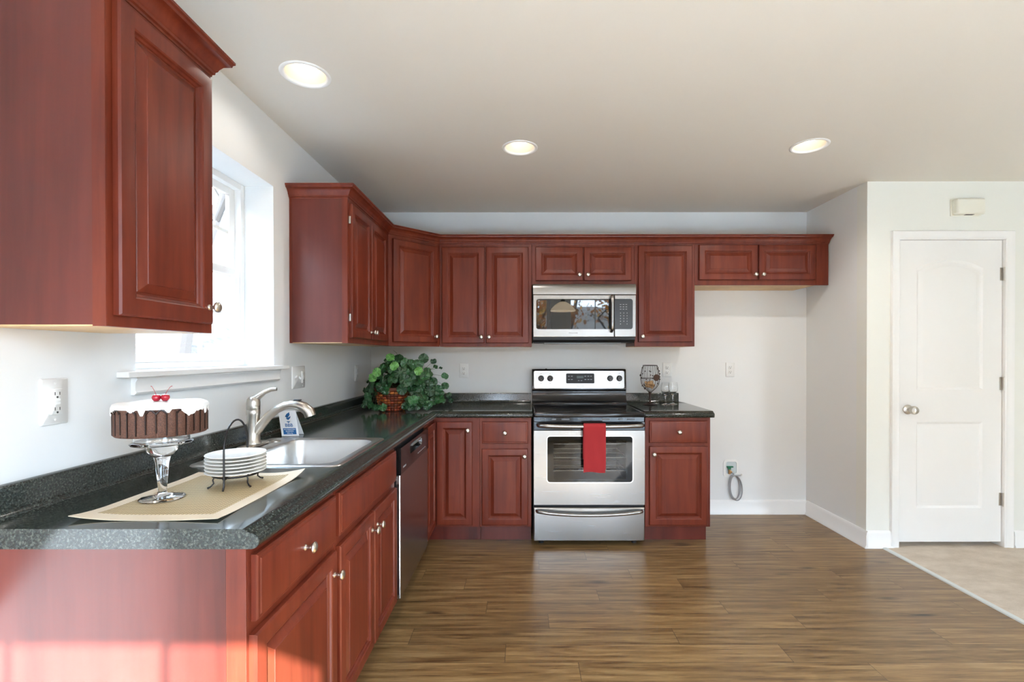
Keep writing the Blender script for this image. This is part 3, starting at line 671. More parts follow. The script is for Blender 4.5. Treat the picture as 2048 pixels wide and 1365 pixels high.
# ------------------------------------------------------------------ range
RX0, RX1 = 1.309, 2.067; RF = .675
rg = thing('range', ((RX0 + RX1) / 2, -.35, 0), 'freestanding stainless steel and black electric range with glass cooktop', 'range')
FRG = Fr((0, -RF, 0), (1, 0, 0))
# body with an oven cavity open to the front
ox0, ox1, oz0, oz1 = 1.40, 1.976, .40, .77
mb = MB(); yb, yf = -.03, -RF + .045
mb.box(RX0, ox0, yf, yb, .035, .872).box(ox1, RX1, yf, yb, .035, .872).box(ox0, ox1, yf, yb, .035, oz0).box(ox0, ox1, yf, yb, oz1, .872).box(ox0, ox1, yb - .10, yb, oz0, oz1)
mb.build('body', M_BLACKM, rg, smooth=0)
mb = MB(); e = .002; cav = mat('grey oven enamel', (.10, .10, .10, 1), .4)
mb.box(ox0, ox0 + e, yf + .005, yb - .10, oz0, oz1).box(ox1 - e, ox1, yf + .005, yb - .10, oz0, oz1).box(ox0, ox1, yf + .005, yb - .10, oz0, oz0 + e).box(ox0, ox1, yf + .005, yb - .10, oz1 - e, oz1).box(ox0, ox1, yb - .10 - e, yb - .10, oz0, oz1)
mb.build('oven_cavity', cav, rg, smooth=0)
M_WIRE = mat('chrome wire', (.6, .6, .6, 1), .25, 1.0)
for z in (.50, .59, .685):
    mb = MB()
    for k in range(3): mb.tube([(ox0 + .01, yf + .02 + k * .16, z), (ox1 - .01, yf + .02 + k * .16, z)], .0035, 6)
    for k in range(17): x = ox0 + .03 + k * (ox1 - ox0 - .06) / 16; mb.tube([(x, yf + .02, z + .004), (x, yb - .12, z + .004)], .0016, 5)
    mb.build('oven_rack', M_WIRE, rg)
# cooktop
M_RING = mat('grey burner ring', (.08, .08, .085, 1), .2)
mb = MB(); lo = lambda i, z, r: [(x, y, z) for x, y in rrect(RX0 + i, RX1 - i, -.692 + i, -.055 - i * 0, r, 4)]
mb.loft([lo(.004, .878, .012), lo(0, .884, .014), lo(0, .902, .014), lo(.003, .908, .014), lo(.010, .9115, .014), lo(.022, .912, .012), lo(.026, .9105, .012)]); mb.build('cooktop', M_BLACK, rg, smooth=50)
MB().loft([[(x, y, z) for x, y in rrect(RX0 + .027, RX1 - .027, -.664, -.10, .01, 4)] for z in (.9105, .9112)]).build('glass_surface', M_GLASSB, rg, smooth=0)
mb = MB()
for cx_, cy_, r_ in ((1.50, -.52, .115), (1.88, -.52, .09), (1.50, -.24, .075), (1.88, -.24, .10)):
    MB().lathe((cx_, cy_, .9113), [(r_, 0), (r_ + .002, 0), (r_ + .002, .0002), (r_, .0002), (r_, 0)], 40).build('burner_ring', M_RING, rg)
MB().fbox(FRG, RX0 + .006, RX1 - .006, -.03, -.012, .846, .878).build('vent_strip', M_BLACK, rg, smooth=0)
for k, (u, w_) in enumerate(((1.372, .035), (1.448, .03), (1.528, .055), (1.66, .09), (1.80, .055), (1.90, .03), (1.97, .05))):
    MB().fbox(FRG, u - w_ / 2, u + w_ / 2, -.012, -.0108, .857, .867).build('vent', mat('grey vent', (.16, .18, .19, 1), .4), rg, smooth=0)
# backguard: concave black riser with a sloped steel control panel
mb = MB(); pr = [(-.02, .895), (-.118, .895), (-.120, .922), (-.108, .926), (-.098, .940), (-.085, .965), (-.080, 1.000), (-.082, 1.018), (-.090, 1.022), (-.074, 1.176), (-.066, 1.186), (-.04, 1.188), (-.02, 1.186)]
mb.loft([[(x, y, z) for y, z in pr] for x in (RX0 + .002, RX1 - .004)]); bgd = mb.build('backguard', M_BLACK, rg, smooth=35, bevel=.004)
sl_ = math.atan2(.016, .154)
class FS:                      # face of the sloped control panel
    n = Vector((0, -math.cos(sl_), math.sin(sl_) * -1)); 
    def __call__(s, u, n, z): return Vector((u, -.0895 + (z - 1.022) * math.tan(sl_) - n, z))
fs_ = FS()
mb = MB(); rplate(mb, fs_, RX0 + .014, RX1 - .018, 1.030, 1.176, .016, -.002, .006, .003); cpn = mb.build('control_panel', M_STEEL, rg, smooth=40)
mb = MB(); rplate(mb, fs_, 1.583, 1.808, 1.073, 1.152, .008, .005, .008, .001); dsp = mb.build('display', mat('black display', (.012, .010, .009, 1), .35, Specular_IOR_Level=.25), cpn, smooth=40)
MB().fbox(fs_, 1.668, 1.722, .0081, .0085, 1.114, 1.132).build('readout', mat('grey green readout', (.05, .07, .06, 1), .3), dsp, smooth=0)
mb = MB()
for zz in (1.104, 1.130):
    for u in (1.605, 1.628, 1.736, 1.76, 1.782): MB().fbox(fs_, u - .007, u + .007, .0081, .0085, zz - .002, zz + .002).build('button', M_LTXT, dsp, smooth=0)
for u in (1.683, 1.705): MB().fbox(fs_, u - .006, u + .006, .0081, .0085, 1.094, 1.097).build('button', M_LTXT, dsp, smooth=0)
text('FRIGIDAIRE', .012, fs_, 1.695, .0061, 1.051, M_GREYTXT, 'lettering', cpn)
for u, a in ((1.383, 0), (1.455, 0), (1.934, .3), (2.008, -.5)):
    kb = MB().lathe(fs_(u, .006, 1.113), [(0, 0), (.0235, 0), (.0235, .004), (.021, .006), (.0195, .016), (.018, .018), (0, .018)], 28, (0, -1, 0)).build('burner_knob', M_BLACK, cpn, smooth=40)
    mb = MB(); mb.loft([[fs_(u + p * math.cos(a) - q * math.sin(a), n, 1.113 + p * math.sin(a) + q * math.cos(a)) for p, q in ((-.004, -.0185), (.004, -.0185), (.0035, .0185), (-.0035, .0185))] for n in (.018, .028)]); mb.build('grip', M_BLACK, kb, bevel=.0015)
    MB().fbox(fs_, u - .0012, u + .0012, .0281, .0288, 1.097, 1.105).build('pointer', M_LTXT, kb, smooth=0)
mb = MB()
for u in (1.383, 1.455, 1.934, 2.008): mb.fbox(fs_, u - .004, u + .004, .0060, .0064, 1.150, 1.153).fbox(fs_, u - .0025, u + .0025, .0060, .0064, 1.072, 1.076)
mb.build('dial_legend', M_GREYTXT, cpn, smooth=0)
MB().lathe((1.425, -.055, 1.186), [(0, 0), (.006, 0), (.005, .005), (0, .006)], 12).build('vent_plug', M_BLACK, rg)
# oven door
dz0, dz1 = .283, .845
wu0, wu1, wz0, wz1 = 1.398, 1.985, .432, .752
mb = MB(); hole = [[FRG(u, 0, z) for u, z in rrect(wu0, wu1, wz0, wz1, .022)]]
v, f = fill_holes([FRG(RX0 + .003, 0, dz0), FRG(RX1 - .003, 0, dz0), FRG(RX1 - .003, 0, .786), FRG(RX0 + .003, 0, .786)], hole); mb.add(v, f)
mb.loft([[FRG(u, n, z) for u, z in ((RX0 + .003, dz0), (RX1 - .003, dz0), (RX1 - .003, .786), (RX0 + .003, .786))] for n in (0, -.038)], False, False)
mb.loft([[FRG(u, n, z) for u, z in rrect(wu0, wu1, wz0, wz1, .022)] for n in (0, -.038)], False, False)
od = mb.build('oven_door', M_STEEL, rg, smooth=35)
MB().fbox(FRG, RX0 + .003, RX1 - .003, -.038, -.002, .787, dz1).build('door_top_trim', M_BLACK, od, smooth=0, bevel=.002)
mb = MB(); rp = lambda i, n: [FRG(u, n, z) for u, z in rrect(wu0 + i, wu1 - i, wz0 + i, wz1 - i, .022 - i * .5)]
mb.loft([rp(0, -.004), rp(0, .003), rp(.005, .003), rp(.005, -.004)], False, False); mb.build('window_trim', mat('polished trim', (.75, .74, .72, 1), .2, 1.0), od, smooth=50)
mb = MB(); v, f = fill_holes(rp(.006, -.0045), [[FRG(u, -.0045, z) for u, z in rrect(1.447, 1.937, .457, .722, .004, 2)]]); mb.add(v, f); mb.build('window_mask', M_BLACK, od, smooth=0, recalc=False)
MB().loft([rp(.005, -.004), rp(.005, -.0015)]).build('window_glass', M_OVENGL, od, smooth=0)
def handle(parent, z, sag, n, u0, u1, r=.0145):
    pts = [(u0, .0), (u0 + .004, n * .45), (u0 + .022, n * .80), (u0 + .07, n * .95)] + [(u0 + .07 + (u1 - u0 - .14) * k / 8, n) for k in range(1, 8)] + [(u1 - .07, n * .95), (u1 - .022, n * .80), (u1 - .004, n * .45), (u1, 0)]
    m = (u0 + u1) / 2; hw = (u1 - u0) / 2
    return MB().tube([FRG(u, q, z - sag * (1 - ((u - m) / hw) ** 2)) for u, q in pts], [r * .8] + [r] * (len(pts) - 2) + [r * .8], 14).build('handle', M_STEEL, parent, smooth=60)
handle(od, .826, .004, .052, RX0 + .030, RX1 - .020)
# bottom drawer, feet
mb = MB(); mb.loft(panel_loops(FRG, RX0 + .003, RX1 - .003, .036, .262, [(0, -.040), (0, -.004), (.004, 0), (.008, .0005)])); dw_ = mb.build('storage_drawer', M_STEEL, rg, smooth=30)
handle(dw_, .244, .022, .034, RX0 + .022, RX1 - .022, .0115)
for x in (RX0 + .055, RX1 - .06):
    for y in (-.60, -.10): MB().lathe((x, y, 0.0005), [(.018, 0), (.018, .012), (.009, .014), (.009, .036)], 14).build('foot', M_BLACKM, rg)
# towel
def towel():
    F = Fr((0, -RF - .052, 0), (1, 0, 0)); z0 = .826 - .0045; R = .0185
    fr = []
    def layer(n_off, zb_f, zb_b, u0, u1, th=.003):
        prof = [(-R - n_off, zb_b)] + [(-R - n_off, zb_b + (z0 - zb_b) * k / 5) for k in range(1, 5)] + [((R + n_off) * -math.cos(PI * k / 8), z0 + (R + n_off) * math.sin(PI * k / 8)) for k in range(9)] + [(R + n_off, z0 - (z0 - zb_f) * k / 10) for k in range(1, 11)]
        loops = []; m = 11
        rows = lambda d: [[F(u0 + (u1 - u0) * i / (m - 1) - .006 * (z0 - z) * (1 if i < 5 else .2), n + (d if n > 0 else -d) + (.0022 * math.sin(i * 1.1 + z * 14) * min(1, (z0 - z) / .12) if n > 0 and z < z0 else 0), z + (.004 * math.sin(i * .55) if k_ == len(prof) - 1 else 0)) for i in range(m)] for k_, (n, z) in enumerate(prof)]
        A, B = rows(th), rows(0)
        n_ = len(prof); loops = [[A[k][i] for i in range(m)] + [B[k][i] for i in reversed(range(m))] for k in range(n_)]
        return loops
    mb = MB(); mb.loft(layer(0, .520, .60, 1.641, 1.785)); mb.loft(layer(.0036, .543, .62, 1.644, 1.787)); return mb
m = mat('red woven cotton', (.38, .022, .026, 1), .9); wv = N(m, 'ShaderNodeTexWave', Scale=260.0, Distortion=.6, bands_direction='X'); L(m, mapping(m, (1, 1, 1)), wv.inputs['Vector']); bump(m, wv.outputs['Fac'], .35, .0015)
tag(towel().build('dish_towel', m, None, smooth=60), 'folded red dish towel hanging over the oven door handle', 'towel')

# ------------------------------------------------------------------ microwave
mwv = thing('microwave', (1.69, -.2, 1.40), 'stainless steel over-the-range microwave mounted above the range', 'microwave')
MX0, MX1, MF = 1.313, 2.068, .397; FM = Fr((0, -MF, 0), (1, 0, 0))
mb = MB(); mb.loft([[(x, y, z) for y, z in ((-.004, 1.392), (-.34, 1.392), (-MF + .03, 1.412), (-MF + .03, 1.824), (-.004, 1.824))] for x in (MX0, MX1)]); mb.build('body', M_BLACKM, mwv, smooth=0)
mb = MB(); mb.loft([[FM(x, n, z) for n, z in ((-.03, 1.745), (0, 1.745), (.002, 1.790), (-.003, 1.812), (-.012, 1.822), (-.03, 1.822))] for x in (MX0, MX1)]); mb.build('vent_panel', M_STEEL, mwv, smooth=40)
MB().fbox(FM, MX0, 1.908, -.03, 0, 1.432, 1.741).build('door', M_STEEL, mwv, bevel=.004, smooth=0)
md = [o for o in mwv.children if o.name.startswith('door')][0]
MB().fbox(FM, 1.911, MX1, -.03, 0, 1.432, 1.741).build('control_side', M_STEEL, mwv, bevel=.004, smooth=0)
mc = [o for o in mwv.children if o.name.startswith('control_side')][0]
mb = MB(); L0 = rrect(1.336, 2.044, 1.489, 1.711, .018)
lft = [(1.9075, 1.489), (1.9075, 1.711)] + [p for p in rrect(1.336, 2.044, 1.489, 1.711, .018) if p[0] < 1.6]
mb.loft([[FM(u, n, z) for u, z in lft] for n in (.0005, .0025)]); mb.build('window', M_MWGL, md, smooth=30)
rgt = [p for p in rrect(1.336, 2.044, 1.489, 1.711, .018) if p[0] > 1.8] + [(1.9115, 1.711), (1.9115, 1.489)]
mb = MB(); mb.loft([[FM(u, n, z) for u, z in rgt] for n in (.0005, .0025)]); kp = mb.build('keypad', mat('dark grey keypad', (.018, .022, .025, 1), .25), mc, smooth=30)
mb = MB()
for r_ in range(3):
    for k in range(3): mb.fbox(FM, 1.949 + k * .021, 1.960 + k * .021, .0026, .0029, 1.668 - r_ * .017, 1.671 - r_ * .017)
for r_ in range(5):
    for k in range(3):
        if r_ == 4 and k == 1: continue
        mb.fbox(FM, 1.952 + k * .024, 1.956 + k * .024, .0026, .0029, 1.604 - r_ * .020, 1.610 - r_ * .020)
mb.build('key_legend', M_LTXT, kp, smooth=0)
text('FRIGIDAIRE', .013, FM, 1.608, .0002, 1.461, M_GREYTXT, 'lettering', md)
pts = [(0, 1.474), (.030, 1.480), (.042, 1.50), (.045, 1.54), (.046, 1.605), (.045, 1.67), (.042, 1.708), (.030, 1.728), (0, 1.734)]
mb = MB(); loops = []
MB().tube([FM(1.887, n, z) for n, z in pts], .0125, 14).build('handle', M_STEEL, md, smooth=60)
MB().box(1.40, 1.98, -.30, -.12, 1.386, 1.392).build('grease_filter', mat('grey filter', (.2, .2, .2, 1), .4, .8), mwv, smooth=0)

# ------------------------------------------------------------------ wall plates
def wplate(F, u, z, label, name='wall_outlet', cat='outlet', wd=.072, ht=.117):
    t = thing(name, F(u, 0, z), label, cat, 'white wall plates')
    rplate(MB(), F, u - wd / 2, u + wd / 2, z - ht / 2, z + ht / 2, .004, .0005, .006, .003).build('plate', M_PLATE, t, smooth=50)
    return t
def duplex(F, t, u, z):
    for dz in (.0195, -.0195):
        r = rplate(MB(), F, u - .0165, u + .0165, z + dz - .0145, z + dz + .0145, .010, .004, .0085, .001).build('receptacle', M_PLATE, t, smooth=50)
        MB().fbox(F, u - .0075, u - .0055, .0085, .0089, z + dz - .001, z + dz + .008).fbox(F, u + .0055, u + .0075, .0085, .0089, z + dz - .001, z + dz + .008).lathe(F(u, .0085, z + dz - .007), [(0, 0), (.003, 0), (.003, .0004), (0, .0004)], 10, F.n).build('slot', M_SLOT, r, smooth=0)
    MB().lathe(F(u, .006, z), [(0, 0), (.003, 0), (.0025, .001), (0, .0012)], 10, F.n).build('screw', M_PLATE, t)
def gfci(F, t, u, z):
    r = rplate(MB(), F, u - .0165, u + .0165, z - .0335, z + .0335, .002, .005, .0115, .001).build('receptacle', M_PLATE, t, smooth=50)
    for dz in (.020, -.020):
        MB().fbox(F, u - .0075, u - .0055, .0115, .0119, z + dz - .003, z + dz + .005).fbox(F, u + .0055, u + .0075, .0115, .0119, z + dz - .003, z + dz + .005).lathe(F(u, .0115, z + dz - .0085), [(0, 0), (.0028, 0), (.0028, .0004), (0, .0004)], 10, F.n).build('slot', M_SLOT, r, smooth=0)
    for dz in (.0045, -.0045): MB().fbox(F, u - .007, u + .007, .0115, .0132, z + dz - .003, z + dz + .003).build('test_button', M_PLATE, r, smooth=0)
    for dz in (.048, -.048): MB().lathe(F(u, .006, z + dz), [(0, 0), (.003, 0), (.0025, .001), (0, .0012)], 10, F.n).build('screw', M_PLATE, t)
t = wplate(FB, .757, 1.172, 'white wall outlet between the potted plant and the range'); duplex(FB, t, .757, 1.172)
t = wplate(FB, 2.413, 1.179, 'white wall outlet just above the two wine glasses'); duplex(FB, t, 2.413, 1.179)
t = wplate(FB, 2.927, 1.179, 'white wall outlet alone on the bare wall of the fridge space'); duplex(FB, t, 2.927, 1.179)
t = wplate(FL, -2.683, 1.176, 'white wall outlet above the backsplash nearest the camera, by the cake', wd=.076, ht=.122); gfci(FL, t, -2.683, 1.176)
t = wplate(FL, -.356, 1.166, 'white wall outlet on the sink wall near the corner, left of the plant'); duplex(FL, t, -.356, 1.166)
t = wplate(FL, -1.290, 1.177, 'double white switch plate on the wall beside the window sill', 'light_switch', 'switch', .150, .122)
for u, s_ in ((-1.334, 1), (-1.288, -1)):
    MB().loft([[FL(u + a, n, 1.177 + s_ * q + b) for a, b in ((-.005, -.006), (.005, -.006), (.005, .006), (-.005, .006))] for n, q in ((.005, 0), (.019, .009))]).build('toggle', M_PLATE, t, bevel=.0015)
gfci(FL, t, -1.246, 1.177)
# door chime
ch = thing('door_chime', (4.206, -AL, 2.284), 'cream plastic door chime box on the wall above the pantry door', 'chime')
M_CREAM = mat('cream plastic', (.80, .79, .70, 1), .4)
MB().fbox(FP, 4.112, 4.300, .0005, .05, 2.232, 2.336).build('cover', M_CREAM, ch, bevel=.012, smooth=40, seg=3)
MB().fbox(FP, 4.104, 4.308, .0004, .006, 2.228, 2.340).build('back_plate', M_CREAM, ch, bevel=.002, smooth=0)
MB().fbox(FP, 4.18, 4.235, .018, .036, 2.2305, 2.2335).build('sound_slot', M_SLOT, ch, smooth=0)
# fridge water box with hose
wbx = thing('water_supply_box', (2.93, 0, .376), 'white recessed water supply box with green valve low on the fridge wall', 'supply box')
u0, u1, z0, z1 = 2.872, 2.994, .300, .446
mb = MB(); v, f = fill_holes([FB(u, .006, z) for u, z in rrect(u0, u1, z0, z1, .03)], [[FB(u, .006, z) for u, z in rrect(2.895, 2.979, .328, .428, .014)]]); mb.add(v, f)
mb.loft([[FB(u, n, z) for u, z in rrect(u0, u1, z0, z1, .03)] for n in (.006, .0005)], False, False); mb.build('flange', M_PLATE, wbx, smooth=40)
mb = MB(); mb.loft([[FB(u, n, z) for u, z in rrect(2.895 + i, 2.979 - i, .328 + i, .428 - i, .014)] for n, i in ((.006, 0), (.0012, .002))], False, True)
mb.build('recess', mat('pale grey plastic', (.58, .64, .66, 1), .5), wbx, smooth=40)
MB().fbox(FB, 2.897, 2.948, .006, .022, .383, .394).fbox(FB, 2.908, 2.930, .006, .018, .365, .383).build('valve_handle', mat('green plastic', (.01, .16, .08, 1), .4), wbx, bevel=.002)
MB().tube([FB(2.920, .012, .330), FB(2.920, .012, .366)], .010, 12).tube([FB(2.920, .013, .352), FB(2.936, .016, .345)], .009, 12).build('valve_body', mat('brass', (.50, .28, .12, 1), .3, 1.0), wbx)
pts = []; M_ = 150
for k in range(M_ + 1):
    q = k / M_; t_ = .62 * PI - 2 * PI * 3.05 * q
    cx_ = 2.962 + .006 * math.sin(3.1 * q * PI); ax = .040 + .012 * q; az = .092 + .012 * q
    pts.append(FB(cx_ + ax * math.cos(t_) + .018 * (q * 1.0 - .3) * math.sin(t_) * -1, .012 + .009 * math.sin(7 * q) ** 2 + .012 * q, .226 - .008 * q + az * math.sin(t_)))
lead = [FB(2.938, .017, .344), FB(2.950, .022, .334), FB(2.956, .020, .326)]
hs = MB().tube(lead[:2] + pts + [FB(3.000, .032, .322), FB(3.006, .030, .328)], .0042, 8)
hm = mat('braided steel hose', (.42, .42, .43, 1), .35, .85); wv = N(hm, 'ShaderNodeTexWave', Scale=220.0, bands_direction='DIAGONAL'); L(hm, mapping(hm, (1, 1, 1)), wv.inputs['Vector']); bump(hm, wv.outputs['Fac'], .5, .001)
h_ = hs.build('water_hose', hm, None, smooth=60); tag(h_, 'coiled braided steel water hose hanging from the supply box', 'hose')
MB().tube([FB(3.004, .031, .322), FB(3.012, .029, .330)], .0062, 10).build('hose_end', M_NICKEL, h_)

# ------------------------------------------------------------------ ceiling cans, pendant
for i, (x, y) in enumerate(CANS):
    t = thing('recessed_light', (x, y, CEIL), ('round recessed ceiling light above the sink wall, nearest the camera', 'round recessed ceiling light in the middle, in front of the range', 'round recessed ceiling light above the fridge space')[i], 'ceiling light', 'recessed lights')
    MB().lathe((x, y, CEIL), [(.080, .004), (.083, -.001), (.086, -.004), (.095, -.0045), (.100, -.002), (.1005, .0), (.0835, .002), (.0825, .006), (.080, .004)], 48).build('trim_ring', M_TRIM, t, smooth=60)
    mb = MB(); n = 40
    mb.loft([[(x + r * math.cos(2 * PI * k / n), y + r * math.sin(2 * PI * k / n), CEIL + h) for k in range(n)] for r, h in ((.0815, .001), (.074, .045), (.066, .09), (.066, .11))], False, True); mb.build('baffle', M_BAFFLE, t, smooth=60, recalc=False)
    MB().lathe((x, y, CEIL), [(0, .030), (.028, .032), (.044, .040), (.050, .054), (.046, .072), (.030, .094), (.02, .109), (0, .1095)], 32).build('bulb', M_BULB, t, smooth=60)
    l = bpy.data.lights.new('can_lamp', 'SPOT'); l.energy = CAN[i]; l.color = (1, .94, .87); l.spot_size = math.radians(155); l.spot_blend = .6; l.shadow_soft_size = .012
    o = bpy.data.objects.new('can_lamp', l); COL.objects.link(o); o.location = (x, y, CEIL + .014)
pt = thing('pendant_lamp', (1.84, -4.16, 2.0), 'frosted glass bell pendant lamp mirrored in the microwave door', 'pendant lamp')
mb = MB(); mb.lathe((1.84, -4.16, 1.965), [(.190, 0), (.187, .012), (.16, .05), (.115, .095), (.06, .13), (.03, .14), (.028, .137), (.058, .125), (.112, .09), (.157, .046), (.184, .008), (.190, 0)], 40)
m = mat('frosted glass shade', (.85, .80, .72, 1), .35); bsdf(m).inputs['Emission Color'].default_value = (1, .78, .5, 1); bsdf(m).inputs['Emission Strength'].default_value = 2.5
mb.build('shade', m, pt, smooth=60)
MB().tube([(1.84, -4.16, 2.10), (1.84, -4.16, CEIL - .02)], .006, 10).lathe((1.84, -4.16, 2.095), [(0, 0), (.034, 0), (.034, .03), (.015, .05), (0, .05)], 20).build('rod', M_BRONZE, pt)
MB().lathe((1.84, -4.16, CEIL - .03), [(0, 0), (.02, 0), (.06, .02), (.062, .0295), (0, .0298)], 28).build('canopy', M_BRONZE, pt)
MB().ball((1.84, -4.16, 2.03), .03).build('bulb', M_BULB, pt)

# ------------------------------------------------------------------ placemat, cake, plates
CT = .9140
m = mat('tan woven placemat', (.6, .48, .32, 1), .8)
ck = N(m, 'ShaderNodeTexChecker', Scale=150.0); mpv = mapping(m, (1, 1, 1), (0, 0, PI / 4)); L(m, mpv, ck.inputs['Vector'])
ck.inputs['Color1'].default_value = (.56, .43, .25, 1); ck.inputs['Color2'].default_value = (.25, .175, .085, 1)
L(m, ck.outputs[0], bsdf(m).inputs['Base Color']); bump(m, ck.outputs['Fac'], .3, .001)
pm = thing('placemat', (.36, -2.61, CT), 'tan woven rectangular placemat with plain border on the countertop', 'placemat')
def matz(u, v_):                     # corners curl up a little
    c = 0
    for a, b, h in ((0, 0, .010), (1, 1, .014), (1, 0, .004), (0, 1, .003)):
        d = math.hypot((u - a) * 1.0, (v_ - b) * 1.35); c += h * max(0, 1 - d / .34) ** 2
    return c + .0006 * (1 + math.sin(u * 9 + v_ * 5))
def mat_grid(u0, u1, v0, v1, z, th, n=14):
    P = lambda u, v_, dz: (.187 + (.533 - .187) * u - .006 * (1 - v_) * 0, -2.842 + .452 * v_, CT + matz(u, v_) + dz)
    mb = MB(); k = n + 1
    for dz in (z + th, z):
        mb.add([P(u0 + (u1 - u0) * i / n, v0 + (v1 - v0) * j / n, dz) for j in range(k) for i in range(k)], [(j * k + i, j * k + i + 1, (j + 1) * k + i + 1, (j + 1) * k + i) for j in range(n) for i in range(n)])
    b = k * k; ed = [i for i in range(k)] + [j * k + n for j in range(1, k)] + [n * k + i for i in range(n - 1, -1, -1)] + [j * k for j in range(n - 1, 0, -1)]
    mb.f += [(ed[i], ed[i - 1], ed[i - 1] + b, ed[i] + b) for i in range(len(ed))]; mb.c += [None] * len(ed)
    return mb
mat_grid(0, 1, 0, 1, .0002, .0016).build('border', mat('tan plain border', (.66, .55, .41, 1), .75), pm, smooth=60)
mat_grid(.10, .90, .085, .915, .0017, .0006).build('woven_field', m, pm, smooth=60)
# pedestal stand and cake
sx_, sy_ = .279, -2.672; MT = CT + .0035
MB().lathe((sx_, sy_, MT), [(0, .0), (.050, 0), (.052, .002), (.050, .004), (.030, .007), (.012, .012), (.010, .018), (.0115, .05), (.0155, .095), (.019, .110), (.019, .112), (.027, .118), (.034, .128), (.036, .140), (.037, .1425), (.068, .146), (.070, .149), (.066, .152), (.062, .154), (.062, .1735), (.0598, .1735), (.0598, .156), (.0, .152)], 48).build('cake_stand', M_CLEAR, None, smooth=60)
tag(bpy.data.objects['cake_stand'], 'clear glass pedestal stand under the chocolate cake', 'cake stand')
ca = thing('chocolate_cake', (sx_, sy_, MT + .174), 'round chocolate cake with white dripping icing on the glass pedestal', 'cake')
cz0 = MT + .1742; R = .1035; HC = .076; NF = 30
mb = MB(); nn = NF * 8
rf = lambda t, h: 1 - .040 * (1 - abs(math.sin(NF * t / 2)) ** .45)
mb.lathe((sx_, sy_, cz0), [(0, 0), (R * .96, 0), (R, .004), (R, HC - .010), (R * .985, HC - .003), (R * .9, HC), (0, HC)], nn, rf=lambda t, h: rf(t, h) if h else 1)
chm = mat('chocolate sponge', (.085, .034, .018, 1), .7); nz = N(chm, 'ShaderNodeTexNoise', Scale=500.0, Detail=2.0); L(chm, mapping(chm, (1, 1, 1)), nz.inputs['Vector'])
L(chm, ramp(chm, nz.outputs[0], [(.35, (.050, .018, .010, 1)), (.65, (.125, .052, .030, 1))]), bsdf(chm).inputs['Base Color']); bump(chm, nz.outputs[0], .6, .002)
mb.build('sponge', chm, ca, smooth=70)
# chocolate glaze in the grooves
mb = MB()
for k in range(NF):
    t = 2 * PI * k / NF; r2 = R * .985; h0 = rnd.uniform(.0, .012)
    mb.tube([(sx_ + r2 * math.cos(t), sy_ + r2 * math.sin(t), cz0 + h0), (sx_ + r2 * math.cos(t), sy_ + r2 * math.sin(t), cz0 + HC - .012)], [.0016, .0022], 6)
    if rnd.random() < .6:
        pts = [(sx_ + R * 1.0 * math.cos(t + q * 2 * PI / NF), sy_ + R * math.sin(t + q * 2 * PI / NF), cz0 + HC - .016 + .009 * math.sin(PI * q)) for q in [i / 6 for i in range(7)]]
        mb.tube(pts, .0022, 6)
mb.build('chocolate_glaze', mat('dark glaze', (.018, .007, .005, 1), .15), ca)
mb = MB(); nn = 120; drip = []
rr = random.Random(5); phase = [(rr.uniform(0, 2 * PI), rr.uniform(.05, .10), rr.uniform(.006, .022)) for _ in range(26)]
def dz(t):
    z = .006
    for p, w_, h in phase:
        d = abs((t - p + PI) % (2 * PI) - PI)
        if d < w_: z = max(z, .006 + h * math.cos(d / w_ * PI / 2) ** .5)
    return z
lo = []
for r_, h in ((R * 1.004, None), (R * 1.026, None), (R * 1.022, HC - .004), (R * 1.0, HC + .003), (R * .93, HC + .0065), (R * .5, HC + .008), (.0004, HC + .0085)):
    l = []
    for k in range(nn):
        t = 2 * PI * k / nn; hh = h if h is not None else HC - dz(t) + (.0 if r_ < R * 1.01 else .003)
        l.append((sx_ + r_ * math.cos(t), sy_ + r_ * math.sin(t), cz0 + hh + (.0012 * math.sin(5 * t + 20 * r_) if h and h > HC else 0)))
    lo.append(l)
mb.loft(lo, False, True); mb.build('icing', mat('white icing', (.86, .87, .87, 1), .35), ca, smooth=70)
chz = cz0 + HC + .0085; M_CHER = mat('glossy red cherry', (.42, .006, .025, 1), .08, Coat_Weight=.5); M_STEM = mat('red stem', (.40, .03, .04, 1), .5)
for dx, dy, lean, lb in ((-.006, -.012, -1, 'red cherry on the icing whose stem leans toward the wall'), (.012, -.004, 1, 'red cherry on the icing whose stem leans toward the room')):
    c = thing('cherry', (sx_ + dx, sy_ + dy, chz), lb, 'cherry', 'cherries on the cake'); x, y = sx_ + dx, sy_ + dy
    MB().lathe((x, y, chz), [(0, .0), (.005, .0006), (.009, .005), (.0105, .010), (.009, .0155), (.0045, .0178), (.0015, .0165), (0, .016)], 20).build('fruit', M_CHER, c, smooth=70)
    MB().tube([(x, y, chz + .016), (x + lean * .004, y, chz + .026), (x + lean * .012, y + .002, chz + .038), (x + lean * .016, y + .003, chz + .040)], [.0008, .0006, .0007, .0011], 6).build('stem', M_STEM, c)
